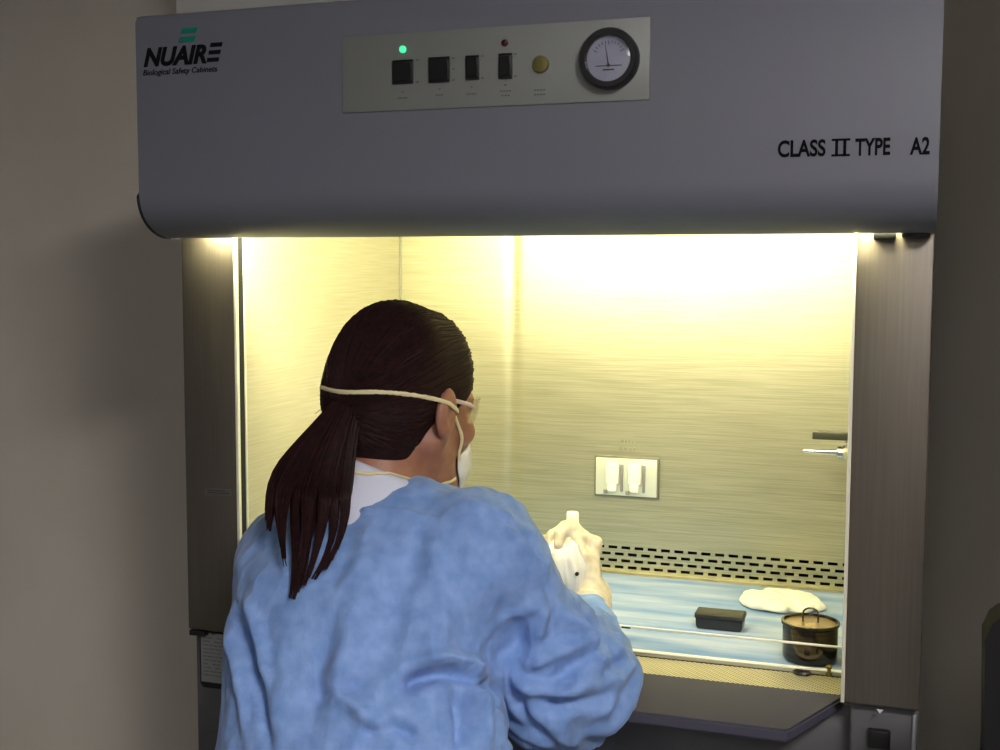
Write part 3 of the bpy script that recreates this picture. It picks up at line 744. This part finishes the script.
def hand_f(P, prims, off=0.):
    palm, fing = prims; d = None
    for a, b_, r0, r1 in palm:
        c = s_cap(P, a, b_, r0+off, r1+off); d = c if d is None else smin(d, c, .0045)
    groups = {}
    for k, a, b_, r0, r1 in fing:
        c = s_cap(P, a, b_, r0+off, r1+off); groups[k] = c if k not in groups else smin(groups[k], c, .004)
    for k, c in groups.items(): d = smin(d, c, .010 if k == 9 else .004)
    return d
HR = hand_prims(WRR, (-.20, .50, .84), (-.80, -.58, .05), 1, ((55, 70, 45), (55, 70, 45), (55, 68, 42), (55, 62, 40)), .03, ((.9, .25, .32), (.95, .0, .3), (.95, -.05, .25)), .92)
HLf = hand_prims(WRL, (.36, .62, .68), (.86, -.46, .08), -1, ((56, 66, 45), (58, 66, 45), (60, 64, 42), (60, 62, 40)), .03, ((.9, .25, .32), (.95, .0, .3), (.95, -.05, .25)), .92)
def arm_f(P, sh_, el, wr, off=0., so=0.):
    d = s_cap(P, sh_, el, .048+off, .040+off)
    return smin(d, s_cap(P, el, wr, .039+off, .026+off), .03)
KNL, KNR = np.array([-.24, .02, .545]), np.array([-.05, .03, .545])
ANL, ANR = np.array([-.24, .0, .10]), np.array([-.05, .0, .10])
HIL, HIR = np.array([-.215, -.37, .53]), np.array([-.075, -.37, .53])
def legs_f(P, off=0.):
    d = None
    for h_, k_, a_ in ((HIL, KNL, ANL), (HIR, KNR, ANR)):
        c = smin(s_cap(P, h_, k_, .082+off, .058+off), s_cap(P, k_, a_, .056+off, .036+off), .03); d = c if d is None else np.minimum(d, c)
    return d
def body_f(P):
    d = loft(P, SEC)
    d = smin(d, neck_f(P), .05); d = smin(d, head_f(P), .022)
    for a, b_, c in ((SHL, ELL, WRL), (SHR, ELR, WRR)): d = smin(d, arm_f(P, a, b_, c), .05)
    for hp in (HR, HLf): d = smin(d, hand_f(P, hp, -.0045), .012)
    d = smin(d, legs_f(P), .04)
    for a_ in (ANL, ANR): d = smin(d, s_cap(P, a_+np.array([0, -.02, -.05]), a_+np.array([0, .15, -.068]), .034, .024), .02)
    return d
V, Fq = nets(body_f, (-.42, -.52, .0), (.22, .30, 1.32), .0035, 2)
put('body', (V, Fq), 'skin', per, deg=180)
for sx in (-1, 1):
    put('eye', lathe(BM(), [(.001, -.0115), (.007, -.0092), (.0108, -.004), (.0115, 0), (.0108, .004), (.007, .0092), (.001, .0115)], HW((sx*.031, .079, .003)), 'z', 16), 'white', per)
# shirt under the gown, showing at the nape
def shirt_f(P):
    d = smin(loft(P, SEC, .007), neck_f(P, .010), .05)
    q = P-NB; up = P[:, 2]-(1.116-.18*(P[:, 1]-NB[1])-.34*(P[:, 0]-NB[0]))
    d = smax(d, up, .004)
    for s_, e_ in ((SHL, ELL), (SHR, ELR)): d = smin(d, s_cap(P, s_, s_+(e_-s_)*.25, .050, .046), .05)
    return smax(d, .93-P[:, 2], .01)
V, Fq = nets(shirt_f, (-.42, -.46, .90), (.18, .0, 1.18), .0045, 2)
put('shirt_collar', (V, Fq), 'shirt', per, 'white shirt showing at the nape', deg=180)
# gown
GSEC = [(.36, -.15, -.385, .185, .14), (.50, -.15, -.385, .195, .145), (.62, -.105, -.365, .180, .135), (.75, -.082, -.325, .172, .125), (.84, -.096, -.29, .166, .122), (.92, -.115, -.257, .160, .122), (1.0, -.125, -.222, .156, .11), (1.04, -.13, -.20, .126, .086), (1.07, -.13, -.182, .088, .066), (1.088, -.13, -.172, .066, .058)]
NC = NB+np.array([-.04, -.03, .07])
def gown_f(P):
    d = loft(P, GSEC, 0., 2.3)
    d = smin(d, s_cap(P, SHL+np.array([.05, 0, .0]), SHL, .066, .064), .06)
    d = smin(d, s_cap(P, SHR+np.array([-.05, 0, .0]), SHR, .066, .066), .06)
    # left sleeve
    a = s_cap(P, SHL, ELL, .064, .060); a = smin(a, s_cap(P, ELL, WRL, .058, .034), .04)
    d = smin(d, a, .04)
    # right sleeve, baggy at the elbow
    a = s_cap(P, SHR, ELR+np.array([-.01, 0, .02]), .067, .066)
    a = smin(a, s_ell(P, ELR+np.array([-.014, -.0, -.008]), (.068, .07, .062)), .05)
    a = smin(a, s_cap(P, ELR+np.array([.01, .03, .0]), WRR+np.array([0, -.03, -.006]), .064, .031), .03)
    d = smin(d, a, .022)
    # skirt over the thighs
    d = smin(d, legs_f(np.concatenate([P[:, :2], np.maximum(P[:, 2:], .50)], 1), .016), .05)
    d = smax(d, .40-P[:, 2], .01)
    # sleeve ends
    for w_, dv in ((WRR, WRR-ELR), (WRL, WRL-ELL)):
        dv = dv/np.linalg.norm(dv); near = np.linalg.norm(P-w_, axis=1) < .075
        d = np.where(near, np.maximum(d, ((P-w_)@dv)+.036), d)
    # neck opening
    d = smax(d, -s_ell(P, NC, (.078, .085, .062)), .006)
    return d
def march(u, v, f=gown_f, t0=.6, tmax=2.2):
    r = ray(u, v); r = r/np.linalg.norm(r); t = t0
    for _ in range(80):
        d = float(f((CAM+r*t)[None].astype(np.float32))[0])
        if d < .0008: return CAM+r*t
        t += max(d*.8, .0015)
        if t > tmax: return None
    return CAM+r*t
V, Fq = nets(gown_f, (-.44, -.56, .36), (.24, .16, 1.14), .0045, 3)
nrm = vnormals(V, Fq)
# folds: ridges (+) and valleys (-) laid along lines on the cloth
FOLDS = [
 # armpit and waist pulls
 ([(484, 684), (450, 672), (420, 678), (398, 692)], .012, -.010), ([(484, 676), (450, 662), (415, 664)], .012, .008),
 ([(484, 684), (498, 706), (512, 745)], .011, -.012), ([(470, 690), (478, 715), (480, 748)], .010, .008), ([(455, 690), (462, 720), (462, 748)], .010, -.006),
 ([(490, 680), (520, 700), (548, 735)], .010, -.007), ([(500, 676), (545, 690), (590, 688)], .012, .008),
 ([(500, 690), (560, 704), (618, 690)], .011, -.007), ([(520, 665), (565, 650), (600, 622)], .012, .008), ([(540, 690), (575, 668), (600, 640)], .010, -.006),
 ([(560, 610), (585, 640), (602, 672)], .009, .008), ([(575, 606), (600, 634), (614, 660)], .008, -.006), ([(600, 676), (620, 660), (636, 655)], .009, -.006),
 # shoulder seam and sleeve head
 ([(497, 530), (520, 552), (540, 590)], .010, .007), ([(505, 526), (530, 556), (548, 600)], .007, -.005), ([(460, 502), (490, 512), (512, 524)], .007, .004),
 ([(530, 610), (520, 640), (500, 668)], .016, -.006), ([(545, 605), (535, 640)], .010, .006),
 # back: long soft vertical pulls
 ([(400, 560), (392, 620), (388, 680)], .020, -.005), ([(372, 540), (350, 620), (332, 700)], .018, .004), ([(430, 540), (440, 600), (430, 660)], .022, .005),
 ([(330, 620), (318, 680), (312, 748)], .016, -.004), ([(300, 610), (285, 680), (270, 748)], .018, .004),
 ([(236, 606), (250, 650), (262, 700), (272, 748)], .009, -.009), ([(248, 596), (262, 640), (272, 690)], .009, .006), ([(230, 620), (240, 670), (246, 740)], .010, .005),
 ([(330, 690), (350, 700), (372, 722), (390, 730)], .010, .006), ([(300, 700), (335, 690), (360, 684)], .012, -.005), ([(360, 735), (390, 728), (420, 738)], .010, -.006),
 ([(346, 512), (395, 512), (450, 520)], .004, .0022),
]
disp = np.zeros(len(V))
for fi, (pts, wd, ht) in enumerate(FOLDS):
    p3 = [march(u, v) for u, v in pts]; p3 = [p for p in p3 if p is not None]
    if len(p3) < 2: continue
    p3 = spline(p3, 14) if len(p3) > 2 else np.array(p3)
    best = np.full(len(V), 1e9); tt = np.zeros(len(V)); n_ = len(p3)-1
    for i in range(n_):
        a, b_ = p3[i], p3[i+1]; ab = b_-a; t = np.clip((V-a)@ab/(ab@ab), 0, 1); dd = np.linalg.norm(V-a-t[:, None]*ab, axis=1)
        mk = dd < best; best[mk] = dd[mk]; tt[mk] = (i+t[mk])/n_
    disp += (2.5 if fi < 9 else 1.9)*ht*np.exp(-(best/(wd*.85))**2)*np.clip(np.minimum(tt, 1-tt)*4+.25, 0, 1)
Q = V*np.array([1, 1, .45])
r1 = fbm(Q, 6, 3, 4.); r2 = fbm(V*np.array([1, 1, .7]), 17, 2, 5.)
disp += .0035*(1-2*np.abs(r1))+.0016*(1-2*np.abs(r2))
side = np.clip((V[:, 0]-.02)/.05, 0, 1)          # the right sleeve is the most crumpled
ax_ = np.array([.45, .30, -.84]); al_ = V@ax_
r3 = fbm(V-np.outer(al_*.68, ax_), 9, 2, 6.); r4 = fbm(V-np.outer((V@np.array([.7, .5, .5]))*.6, np.array([.7, .5, .5])), 14, 2, 9.)
disp += side*(.0065*(1-2.6*np.abs(r3))+.003*(1-2.6*np.abs(r4)))
V = V+nrm*disp[:, None]
gown = put('gown', (V, Fq), 'gown', per, 'blue non-woven gown', deg=180)
# gloves
for nm, hp, w_, el in (('right', HR, WRR, ELR), ('left', HLf, WRL, ELL)):
    dv = (w_-el)/np.linalg.norm(w_-el)
    def glove_f(P, hp=hp, w_=w_, dv=dv):
        d = hand_f(P, hp, .0006)
        cuff = s_cap(P, w_-dv*.075, w_+dv*.022, .036, .027)
        al = (P-w_)@dv
        cuff = cuff+.0018*np.sin(al*520.)
        cuff = smax(cuff, -al-.036, .003)
        return smin(d, cuff, .018)
    allp = np.array([q for a in hp[0] for q in a[:2]]+[q for a in hp[1] for q in a[1:3]]+[w_-dv*.06])
    V, Fq = nets(glove_f, allp.min(0)-.045, allp.max(0)+.03, .0022, 1)
    nn = vnormals(V, Fq); V = V+nn*(.0007*fbm(V, 45, 2, 7.))[:, None]
    put('glove', (V, Fq), 'glove', per, 'cream latex glove', deg=180)

# hair: cap with combed strands, and the ponytail
def hair_f(P):
    q = HL(P)
    d = smin(s_ell(q, (0, -.033, .038), (.080, .080, .092)), s_ell(q, (0, .016, .040), (.078, .064, .090)), .014)
    d = smin(d, s_ell(q, (0, -.06, -.008), (.062, .052, .060)), .04)
    d = smin(d, s_ell(q, (0, -.042, -.058), (.050, .040, .040)), .03)
    # hairline: forehead, temples, round the ears, nape
    face = q[:, 1]-(.070-.0+.55*np.minimum(q[:, 2]-.045, .03)+.9*np.minimum(q[:, 2]-.028, 0)*-0.0)
    low = np.where(q[:, 2] < .030, q[:, 1]-(.045+(q[:, 2]-.030)*1.5), -1.)
    low = np.maximum(low, -1.)
    d = smax(d, face, .008); 
    d = smax(d, np.where(q[:, 2] < .034, q[:, 1]-np.interp(q[:, 2], [-.11, -.07, -.03, .0, .034], [-.06, -.036, -.024, .012, .058]), -.05), .006)
    d = smax(d, -q[:, 2]-.088, .01)
    for sx in (-1, 1): d = smax(d, -s_ell(q, (sx*.080, -.006, -.012), (.022, .020, .030)), .006)
    return d
V, Fq = nets(hair_f, HO-.16, HO+.16, .003, 2)
capv, capf = V, Fq
bm = BM()
vs = [bm.verts.new(v) for v in capv]
for f in capf: bm.faces.new([vs[i] for i in f])
def hb_f(P): return smin(hair_f(P), head_f(P), .004)
TR = np.array([0, -.108, -.022])      # tie of the ponytail, head frame
cnt_s = 0
while cnt_s < 420:
    th = rng.uniform(-2.55, 2.55); 
    el_ = rng.uniform(-.45, 1.35)
    s0 = np.array([math.sin(th)*math.cos(el_)*.08, math.cos(th)*math.cos(el_)*.10, .03+.085*math.sin(el_)])
    pts = []
    for t in np.linspace(0, 1, 12):
        lift = .05*math.sin(math.pi*t)*(1 if s0[2] > .0 else .3)
        c = np.array([0, -.012, .03]); a0 = s0-c; a1 = TR-c+np.array([0, 0, .012*math.sin(cnt_s)])
        om = math.acos(np.clip(a0@a1/np.linalg.norm(a0)/np.linalg.norm(a1), -1, 1))
        if om < .05: om = .05
        v = (math.sin((1-t)*om)*a0/np.linalg.norm(a0)+math.sin(t*om)*a1/np.linalg.norm(a1))/math.sin(om)
        pts.append(c+v*.1)
    W = HW(np.array(pts)).astype(np.float32)
    W = snap(hair_f, W, .0003, 5)
    q = HL(W); ok = np.abs(hair_f(W)) < .004
    # keep only strands on the outer surface
    rr_ = np.linalg.norm(q-np.array([0, -.012, .03]), axis=1)
    if ok.sum() < 10 or rr_.min() < .055: cnt_s += 1; continue
    r_ = rng.uniform(.0009, .0019)
    tube(bm, W, [r_*.4]+[r_]*10+[r_*.6], 5); cnt_s += 1
hair = put('hair', bm, 'hair', per, 'dark red hair combed back', deg=60)
# ponytail hanging over the left shoulder
def cloth_f(P): return np.minimum(gown_f(P), smin(shirt_f(P), neck_f(P), .01))
rt_ = HW(TR)
PT = [(340, 420, 17, 0), (327, 450, 31, .035), (314, 480, 46, .028), (310, 502, 50, .024), (308, 530, 46, .022), (304, 560, 33, .018), (299, 582, 18, .014), (292, 603, 5, .010)]
dep = [np.linalg.norm(rt_-CAM)-.006]
for u, v, hw_, off in PT[1:]:
    p = march(u, v, cloth_f); dep.append(np.linalg.norm(p-CAM)-off if p is not None else np.nan)
dep[1] = dep[0]*.62+dep[3]*.38-.012; dep[2] = dep[0]*.28+dep[3]*.72-.008
tail = np.array([tuple(rt_)]+[tuple(CAM+ray(u, v)/np.linalg.norm(ray(u, v))*d_) for (u, v, h_, o_), d_ in zip(PT[1:], dep[1:])])
cl = spline(tail, 40)
# half width across the view of the back, and half thickness
wl = np.interp(np.linspace(0, 1, 40), np.linspace(0, 1, len(PT)), [p_[2]/900 for p_ in PT])
tl = np.interp(np.linspace(0, 1, 40), [0, .1, .3, .6, .85, 1], [.016, .020, .022, .018, .010, .003])
side_ = _rt
CL = [(-.9, 0, .60), (-.62, .3, .78), (-.28, -.1, 1.), (-.02, .3, .97), (.0, -.4, 1.), (.33, .1, .90), (.62, -.2, .86), (.86, .2, .80)]
bm = BM()
for k in range(360):
    cx_ = rng.uniform(-1, 1); cy_ = rng.uniform(-1, 1)*math.sqrt(1-cx_*cx_)
    cc = min(CL, key=lambda c: abs(c[0]-cx_)+.3*abs(c[1]-cy_))
    ln = max(12, int(40*cc[2]*rng.uniform(.86, 1.)))
    pts = []
    for i in range(0, ln):
        t = i/39; d = cl[min(i+1, 39)]-cl[max(i-1, 0)]; d /= np.linalg.norm(d)
        s_ = side_-d*(side_@d); s_ /= np.linalg.norm(s_); n_ = np.cross(s_, d)
        if n_@_fw > 0: n_ = -n_
        wav = .003*math.sin(6*t+k)*t
        u_ = np.clip((t-.28)/.36, 0, 1)*.86; wx = wl[i]
        pts.append(cl[i]+s_*((cx_*(1-u_)+cc[0]*u_)*wx+wav)+n_*(cy_*(1-u_)+cc[1]*u_)*tl[i])
    pts = np.array(pts[::2])
    if len(pts) < 4: continue
    pts[3:] = snap(cloth_f, pts[3:], .002+.003*rng.random(), 3, True)
    for _ in range(4): pts[1:-1] = (pts[:-2]+2*pts[1:-1]+pts[2:])/4
    r_ = rng.uniform(.0014, .0028); m_ = len(pts)
    tube(bm, pts, [r_*(1 if i < m_*.6 else max(.15, 1-(i-m_*.6)/(m_*.42))) for i in range(m_)], 5)
# the tie
put('ponytail', bm, 'hair', hair, 'long dark red ponytail', deg=60)
# fly-away strands
bm = BM()
for k in range(14):
    a = rng.uniform(-.04, .03); p0 = HW((rng.uniform(-.03, .02), -.105, a+.02))
    pts = [p0+_rt*(-.004*i*i*.16)*1+np.array([0, 0, -.006*i])+rng.normal(size=3)*.0012 for i in range(7)]
    tube(bm, pts, .00035, 4)
put('loose_strands', bm, 'hair', hair, deg=60)

# face mask
def mask_f(P):
    q = HL(P)
    d = s_ell(q, (0, .070, -.060), (.056, .054, .062))
    d = smin(d, s_cap(q, (0, .104, -.022), (0, .112, -.058), .011, .024), .03)
    d = smax(d, -(q[:, 1]-.030)+(q[:, 2]+.05)*.25, .006)
    d = smax(d, -(head_f(P)-.0015), .003)
    return smax(d, -(neck_f(P)-.003), .003)
V, Fq = nets(mask_f, HO-.17, HO+.17, .003, 1)
mask = put('face_mask', (V, Fq), 'mask', per, 'white moulded face mask', deg=180)
def hh(P): return smin(smin(hair_f(P), head_f(P), .004), np.minimum(np.minimum(neck_f(P), shirt_f(P)), mask_f(P)), .004)
def band(pts, n, w_, th_, nm):
    W = HW(spline(pts, n)).astype(np.float32); W = snap(hh, W, .0012, 6)
    for _ in range(2): W[1:-1] = (W[:-2]+2*W[1:-1]+W[2:])/4
    W = snap(hh, W, .0014, 3, True)
    G = grad(hh, W)
    put('strap', tube(BM(), W, [(th_, w_)]*n, 8, flat=G), 'strap', mask, nm)
upper = [(.058, .060, -.058), (.066, .054, -.044), (.074, .042, -.024), (.080, .022, -.006), (.084, -.008, .004), (.080, -.05, .008), (.055, -.10, .005), (.025, -.122, .000), (0, -.126, -.002)]
upper = upper+[(-x_, y_, z_) for x_, y_, z_ in upper[-2::-1]]
band(upper, 60, .0028, .0012, 'cream upper elastic strap')
lower = [(.052, .055, -.082), (.060, .03, -.092), (.062, 0., -.098), (.058, -.04, -.100), (.035, -.078, -.098), (0, -.09, -.096)]
lower = lower+[(-x_, y_, z_) for x_, y_, z_ in lower[-2::-1]]
band(lower, 50, .0026, .0012, 'yellow lower elastic strap')
# safety glasses: wrap lens, side shields and temple arms
gl_o = None
bm = BM(); nA, nZ = 40, 6
grid = []
for i in range(nA+1):
    a = -1.45+2.9*i/nA; row = []
    for j in range(nZ+1):
        z_ = -.018+.038*j/nZ
        R_ = 1.0
        x_ = .079*math.sin(a)/max(.0001, (abs(math.sin(a))**3.2+abs(math.cos(a))**3.2)**(1/3.2)); y_ = .034+.045*math.cos(a)/((abs(math.sin(a))**3.2+abs(math.cos(a))**3.2)**(1/3.2))
        cut = .55+.45*max(0, math.cos(a))**.3 if abs(a) > 1.1 else 1
        row.append(bm.verts.new(HW((x_, y_-.006*(z_ < 0)*abs(z_)/.018, .004+z_*cut))))
    grid.append(row)
for i in range(nA):
    for j in range(nZ): bm.faces.new((grid[i][j], grid[i+1][j], grid[i+1][j+1], grid[i][j+1]))
bmesh.ops.recalc_face_normals(bm, faces=bm.faces)
ret = bmesh.ops.solidify(bm, geom=list(bm.faces), thickness=.0016)
sg = put('safety_glasses', bm, 'clear', per, 'clear safety glasses')
frm = mat('glasses_frame', (.55, .42, .36), .25)
for sx in (-1, 1):
    arm_ = [(sx*.079, .044, .010), (sx*.081, .03, .012), (sx*.082, .0, .012), (sx*.079, -.012, .011)]
    put('temple_arm', tube(BM(), HW(spline(arm_, 16)), [(.0012, .0028)]*16, 8, flat=[RH@np.array([1, 0, 0])]*16), frm, sg)
top_rim = [HW((.079*math.sin(a)/((abs(math.sin(a))**3.2+abs(math.cos(a))**3.2)**(1/3.2)), .034+.045*math.cos(a)/((abs(math.sin(a))**3.2+abs(math.cos(a))**3.2)**(1/3.2)), .0245)) for a in np.linspace(-1.3, 1.3, 30)]
put('brow_bar', tube(BM(), top_rim, .0014, 6), 'clear', sg)
# trousers and shoes (below the frame)
def trou_f(P): return smax(smax(smin(legs_f(P, .006), loft(P, SEC, .006), .04), P[:, 2]-.66, .01), .09-P[:, 2], .01)
V, Fq = nets(trou_f, (-.42, -.54, .05), (.12, .22, .70), .008, 2); put('trousers', (V, Fq), 'trouser', per, deg=180)
for a_ in (ANL, ANR):
    def shoe_f(P, a_=a_): return smax(smin(s_cap(P, a_+np.array([0, -.03, -.045]), a_+np.array([0, .15, -.062]), .044, .034), s_cap(P, a_+np.array([0, -.01, .0]), a_+np.array([0, 0, -.05]), .045), .03), .002-P[:, 2], .004)
    V, Fq = nets(shoe_f, a_+np.array([-.09, -.13, -.12]), a_+np.array([.09, .23, .07]), .006, 2); put('shoe', (V, Fq), 'tan', per, deg=180)

# held bottle and the gauze wrapped over it
bc_ = at(572.5, 520, Y=.135); bxp, byp, bzp = bc_
bt = root('specimen_bottle', 'slim white capped bottle held upright in gloved hands', 'bottle', (bxp, byp, bzp-.105))
put('bottle_body', lathe(BM(), [(.0115, -.095), (.0125, -.093), (.0125, -.032), (.010, -.022), (.0075, -.017), (.0075, -.010), (.001, -.010)], (bxp, byp, bzp), 'z', 28), 'bottle', bt)
put('bottle_cap', lathe(BM(), [(.0088, -.013), (.0092, -.011), (.0088, .010), (.0078, .0118), (.001, .012)], (bxp, byp, bzp), 'z', 28), 'bottle', bt, 'ribbed white cap')
V = []; Fq = []; na, nz_ = 48, 30
for j in range(nz_+1):
    t = j/nz_
    for i in range(na+1):
        a = -1.75+3.5*i/na; aa = a-math.pi/2-.32            # facing the camera
        low_ = .078+.016*math.sin(2.2*a+.6)+.004*math.sin(9*a)
        z_ = bzp-.012-t*low_
        fold = .0042*math.sin(7*a+1.5*t)*t**.5+.0018*math.sin(15*a-2*t)*t
        r_ = .0100+.017*math.sin(min(1, t*1.35)*math.pi*.5)-.004*max(0, t-.7)*3+fold
        V.append((bxp-.001+.010*t+r_*math.cos(aa), byp-.048*min(1, 3.2*t)**.6+r_*math.sin(aa)*1.05, z_))
for j in range(nz_):
    for i in range(na): a = j*(na+1)+i; Fq.append((a, a+na+1, a+na+2, a+1))
bm = BM(); vs = [bm.verts.new(v) for v in V]
for f in Fq: bm.faces.new([vs[k] for k in f])
bmesh.ops.recalc_face_normals(bm, faces=bm.faces)
bmesh.ops.solidify(bm, geom=list(bm.faces), thickness=.0016)
gz = put('gauze_wipe', bm, 'gauze', loc=(bxp, byp, bzp-.09), deg=80)
tag(gz, 'white gauze wipe folded over the bottle between the gloved hands', 'gauze')
ps = at(577, 574, Y=byp-.079)
put('dark_spot', lathe(BM(), [(.0028, .002), (.0028, -.001), (.001, -.0016)], tuple(ps), 'y', 14), 'black', gz, 'small dark spot')

# stool under the person (mostly below the frame)
st = root('lab_stool', 'round black padded stool under the seated person', 'stool', (-.17, -.38, 0))
put('stool_seat', lathe(BM(), [(.02, .375), (.17, .375), (.19, .385), (.195, .41), (.185, .432), (.15, .44), (.01, .442)], (-.17, -.38, 0), 'z', 40), 'seat', st)
put('stool_post', lathe(BM(), [(.03, .06), (.03, .22), (.02, .23), (.02, .376)], (-.17, -.38, 0), 'z', 24), 'chrome', st)
for k in range(5):
    a = 2*math.pi*k/5+.3; c_, s_ = math.cos(a), math.sin(a)
    lg = put('stool_leg', tube(BM(), [(-.17+.02*c_, -.38+.02*s_, .09), (-.17+.26*c_, -.38+.26*s_, .065)], [.018, .012], 8), 'seat', st)
    put('caster', lathe(BM(), [(.004, -.011), (.026, -.011), (.028, 0), (.026, .011), (.004, .011)], (-.17+.26*c_, -.38+.26*s_, .028), 'y', 18), 'black', lg)

# black mesh-backed chair at the right edge of the picture
def chairpt(u, v, Y): return at(u, v, Y=Y)
cy = -.36
p = at(985, 640, Y=cy); q = at(997, 618, Y=cy); lo_ = at(984, 748, Y=cy)
ch = root('office_chair', 'black ribbed chair back cut off by the right edge of the picture', 'chair', (lo_[0]+.24, cy, 0))
X0 = lo_[0]; XT = q[0]; ZTP = q[2]
prof = [(X0, .50), (X0, lo_[2]), (p[0], p[2]), (p[0]+.006, q[2]-.006), (XT+.004, ZTP+.001), (XT+.05, ZTP+.006), (X0+.45, ZTP+.006), (X0+.475, ZTP-.01), (X0+.48, .50)]
put('backrest', prism(BM(), prof, 'y', cy, cy+.05), 'seat', ch)
put('backrest_ribs', merge(*[bx(X0+.016+k*.022, X0+.024+k*.022, cy-.006, cy+.002, .53, ZTP-.02-.02*(k == 0), bev=.003) for k in range(20)]), 'black', ch, 'vertical black ribs')
put('seat', bx(X0, X0+.48, cy-.42, cy-.03, .43, .49, bev=.02, seg=3), 'seat', ch)
put('back_post', bx(X0+.22, X0+.26, cy+.0, cy+.03, .40, .55, bev=.005), 'black', ch)
put('seat_support', bx(X0+.2, X0+.28, cy-.25, cy+.03, .40, .432, bev=.004), 'black', ch)
put('chair_post', lathe(BM(), [(.028, .07), (.028, .25), (.018, .26), (.018, .41)], (X0+.24, cy-.2, 0), 'z', 20), 'black', ch)
for k in range(5):
    a = 2*math.pi*k/5+.1; c_, s_ = math.cos(a), math.sin(a)
    lg = put('chair_leg', tube(BM(), [(X0+.24+.02*c_, cy-.2+.02*s_, .09), (X0+.24+.235*c_, cy-.2+.235*s_, .065)], [.018, .012], 8), 'black', ch)
    put('caster', lathe(BM(), [(.004, -.011), (.026, -.011), (.028, 0), (.026, .011), (.004, .011)], (X0+.24+.235*c_, cy-.2+.235*s_, .028), 'y', 18), 'black', lg)
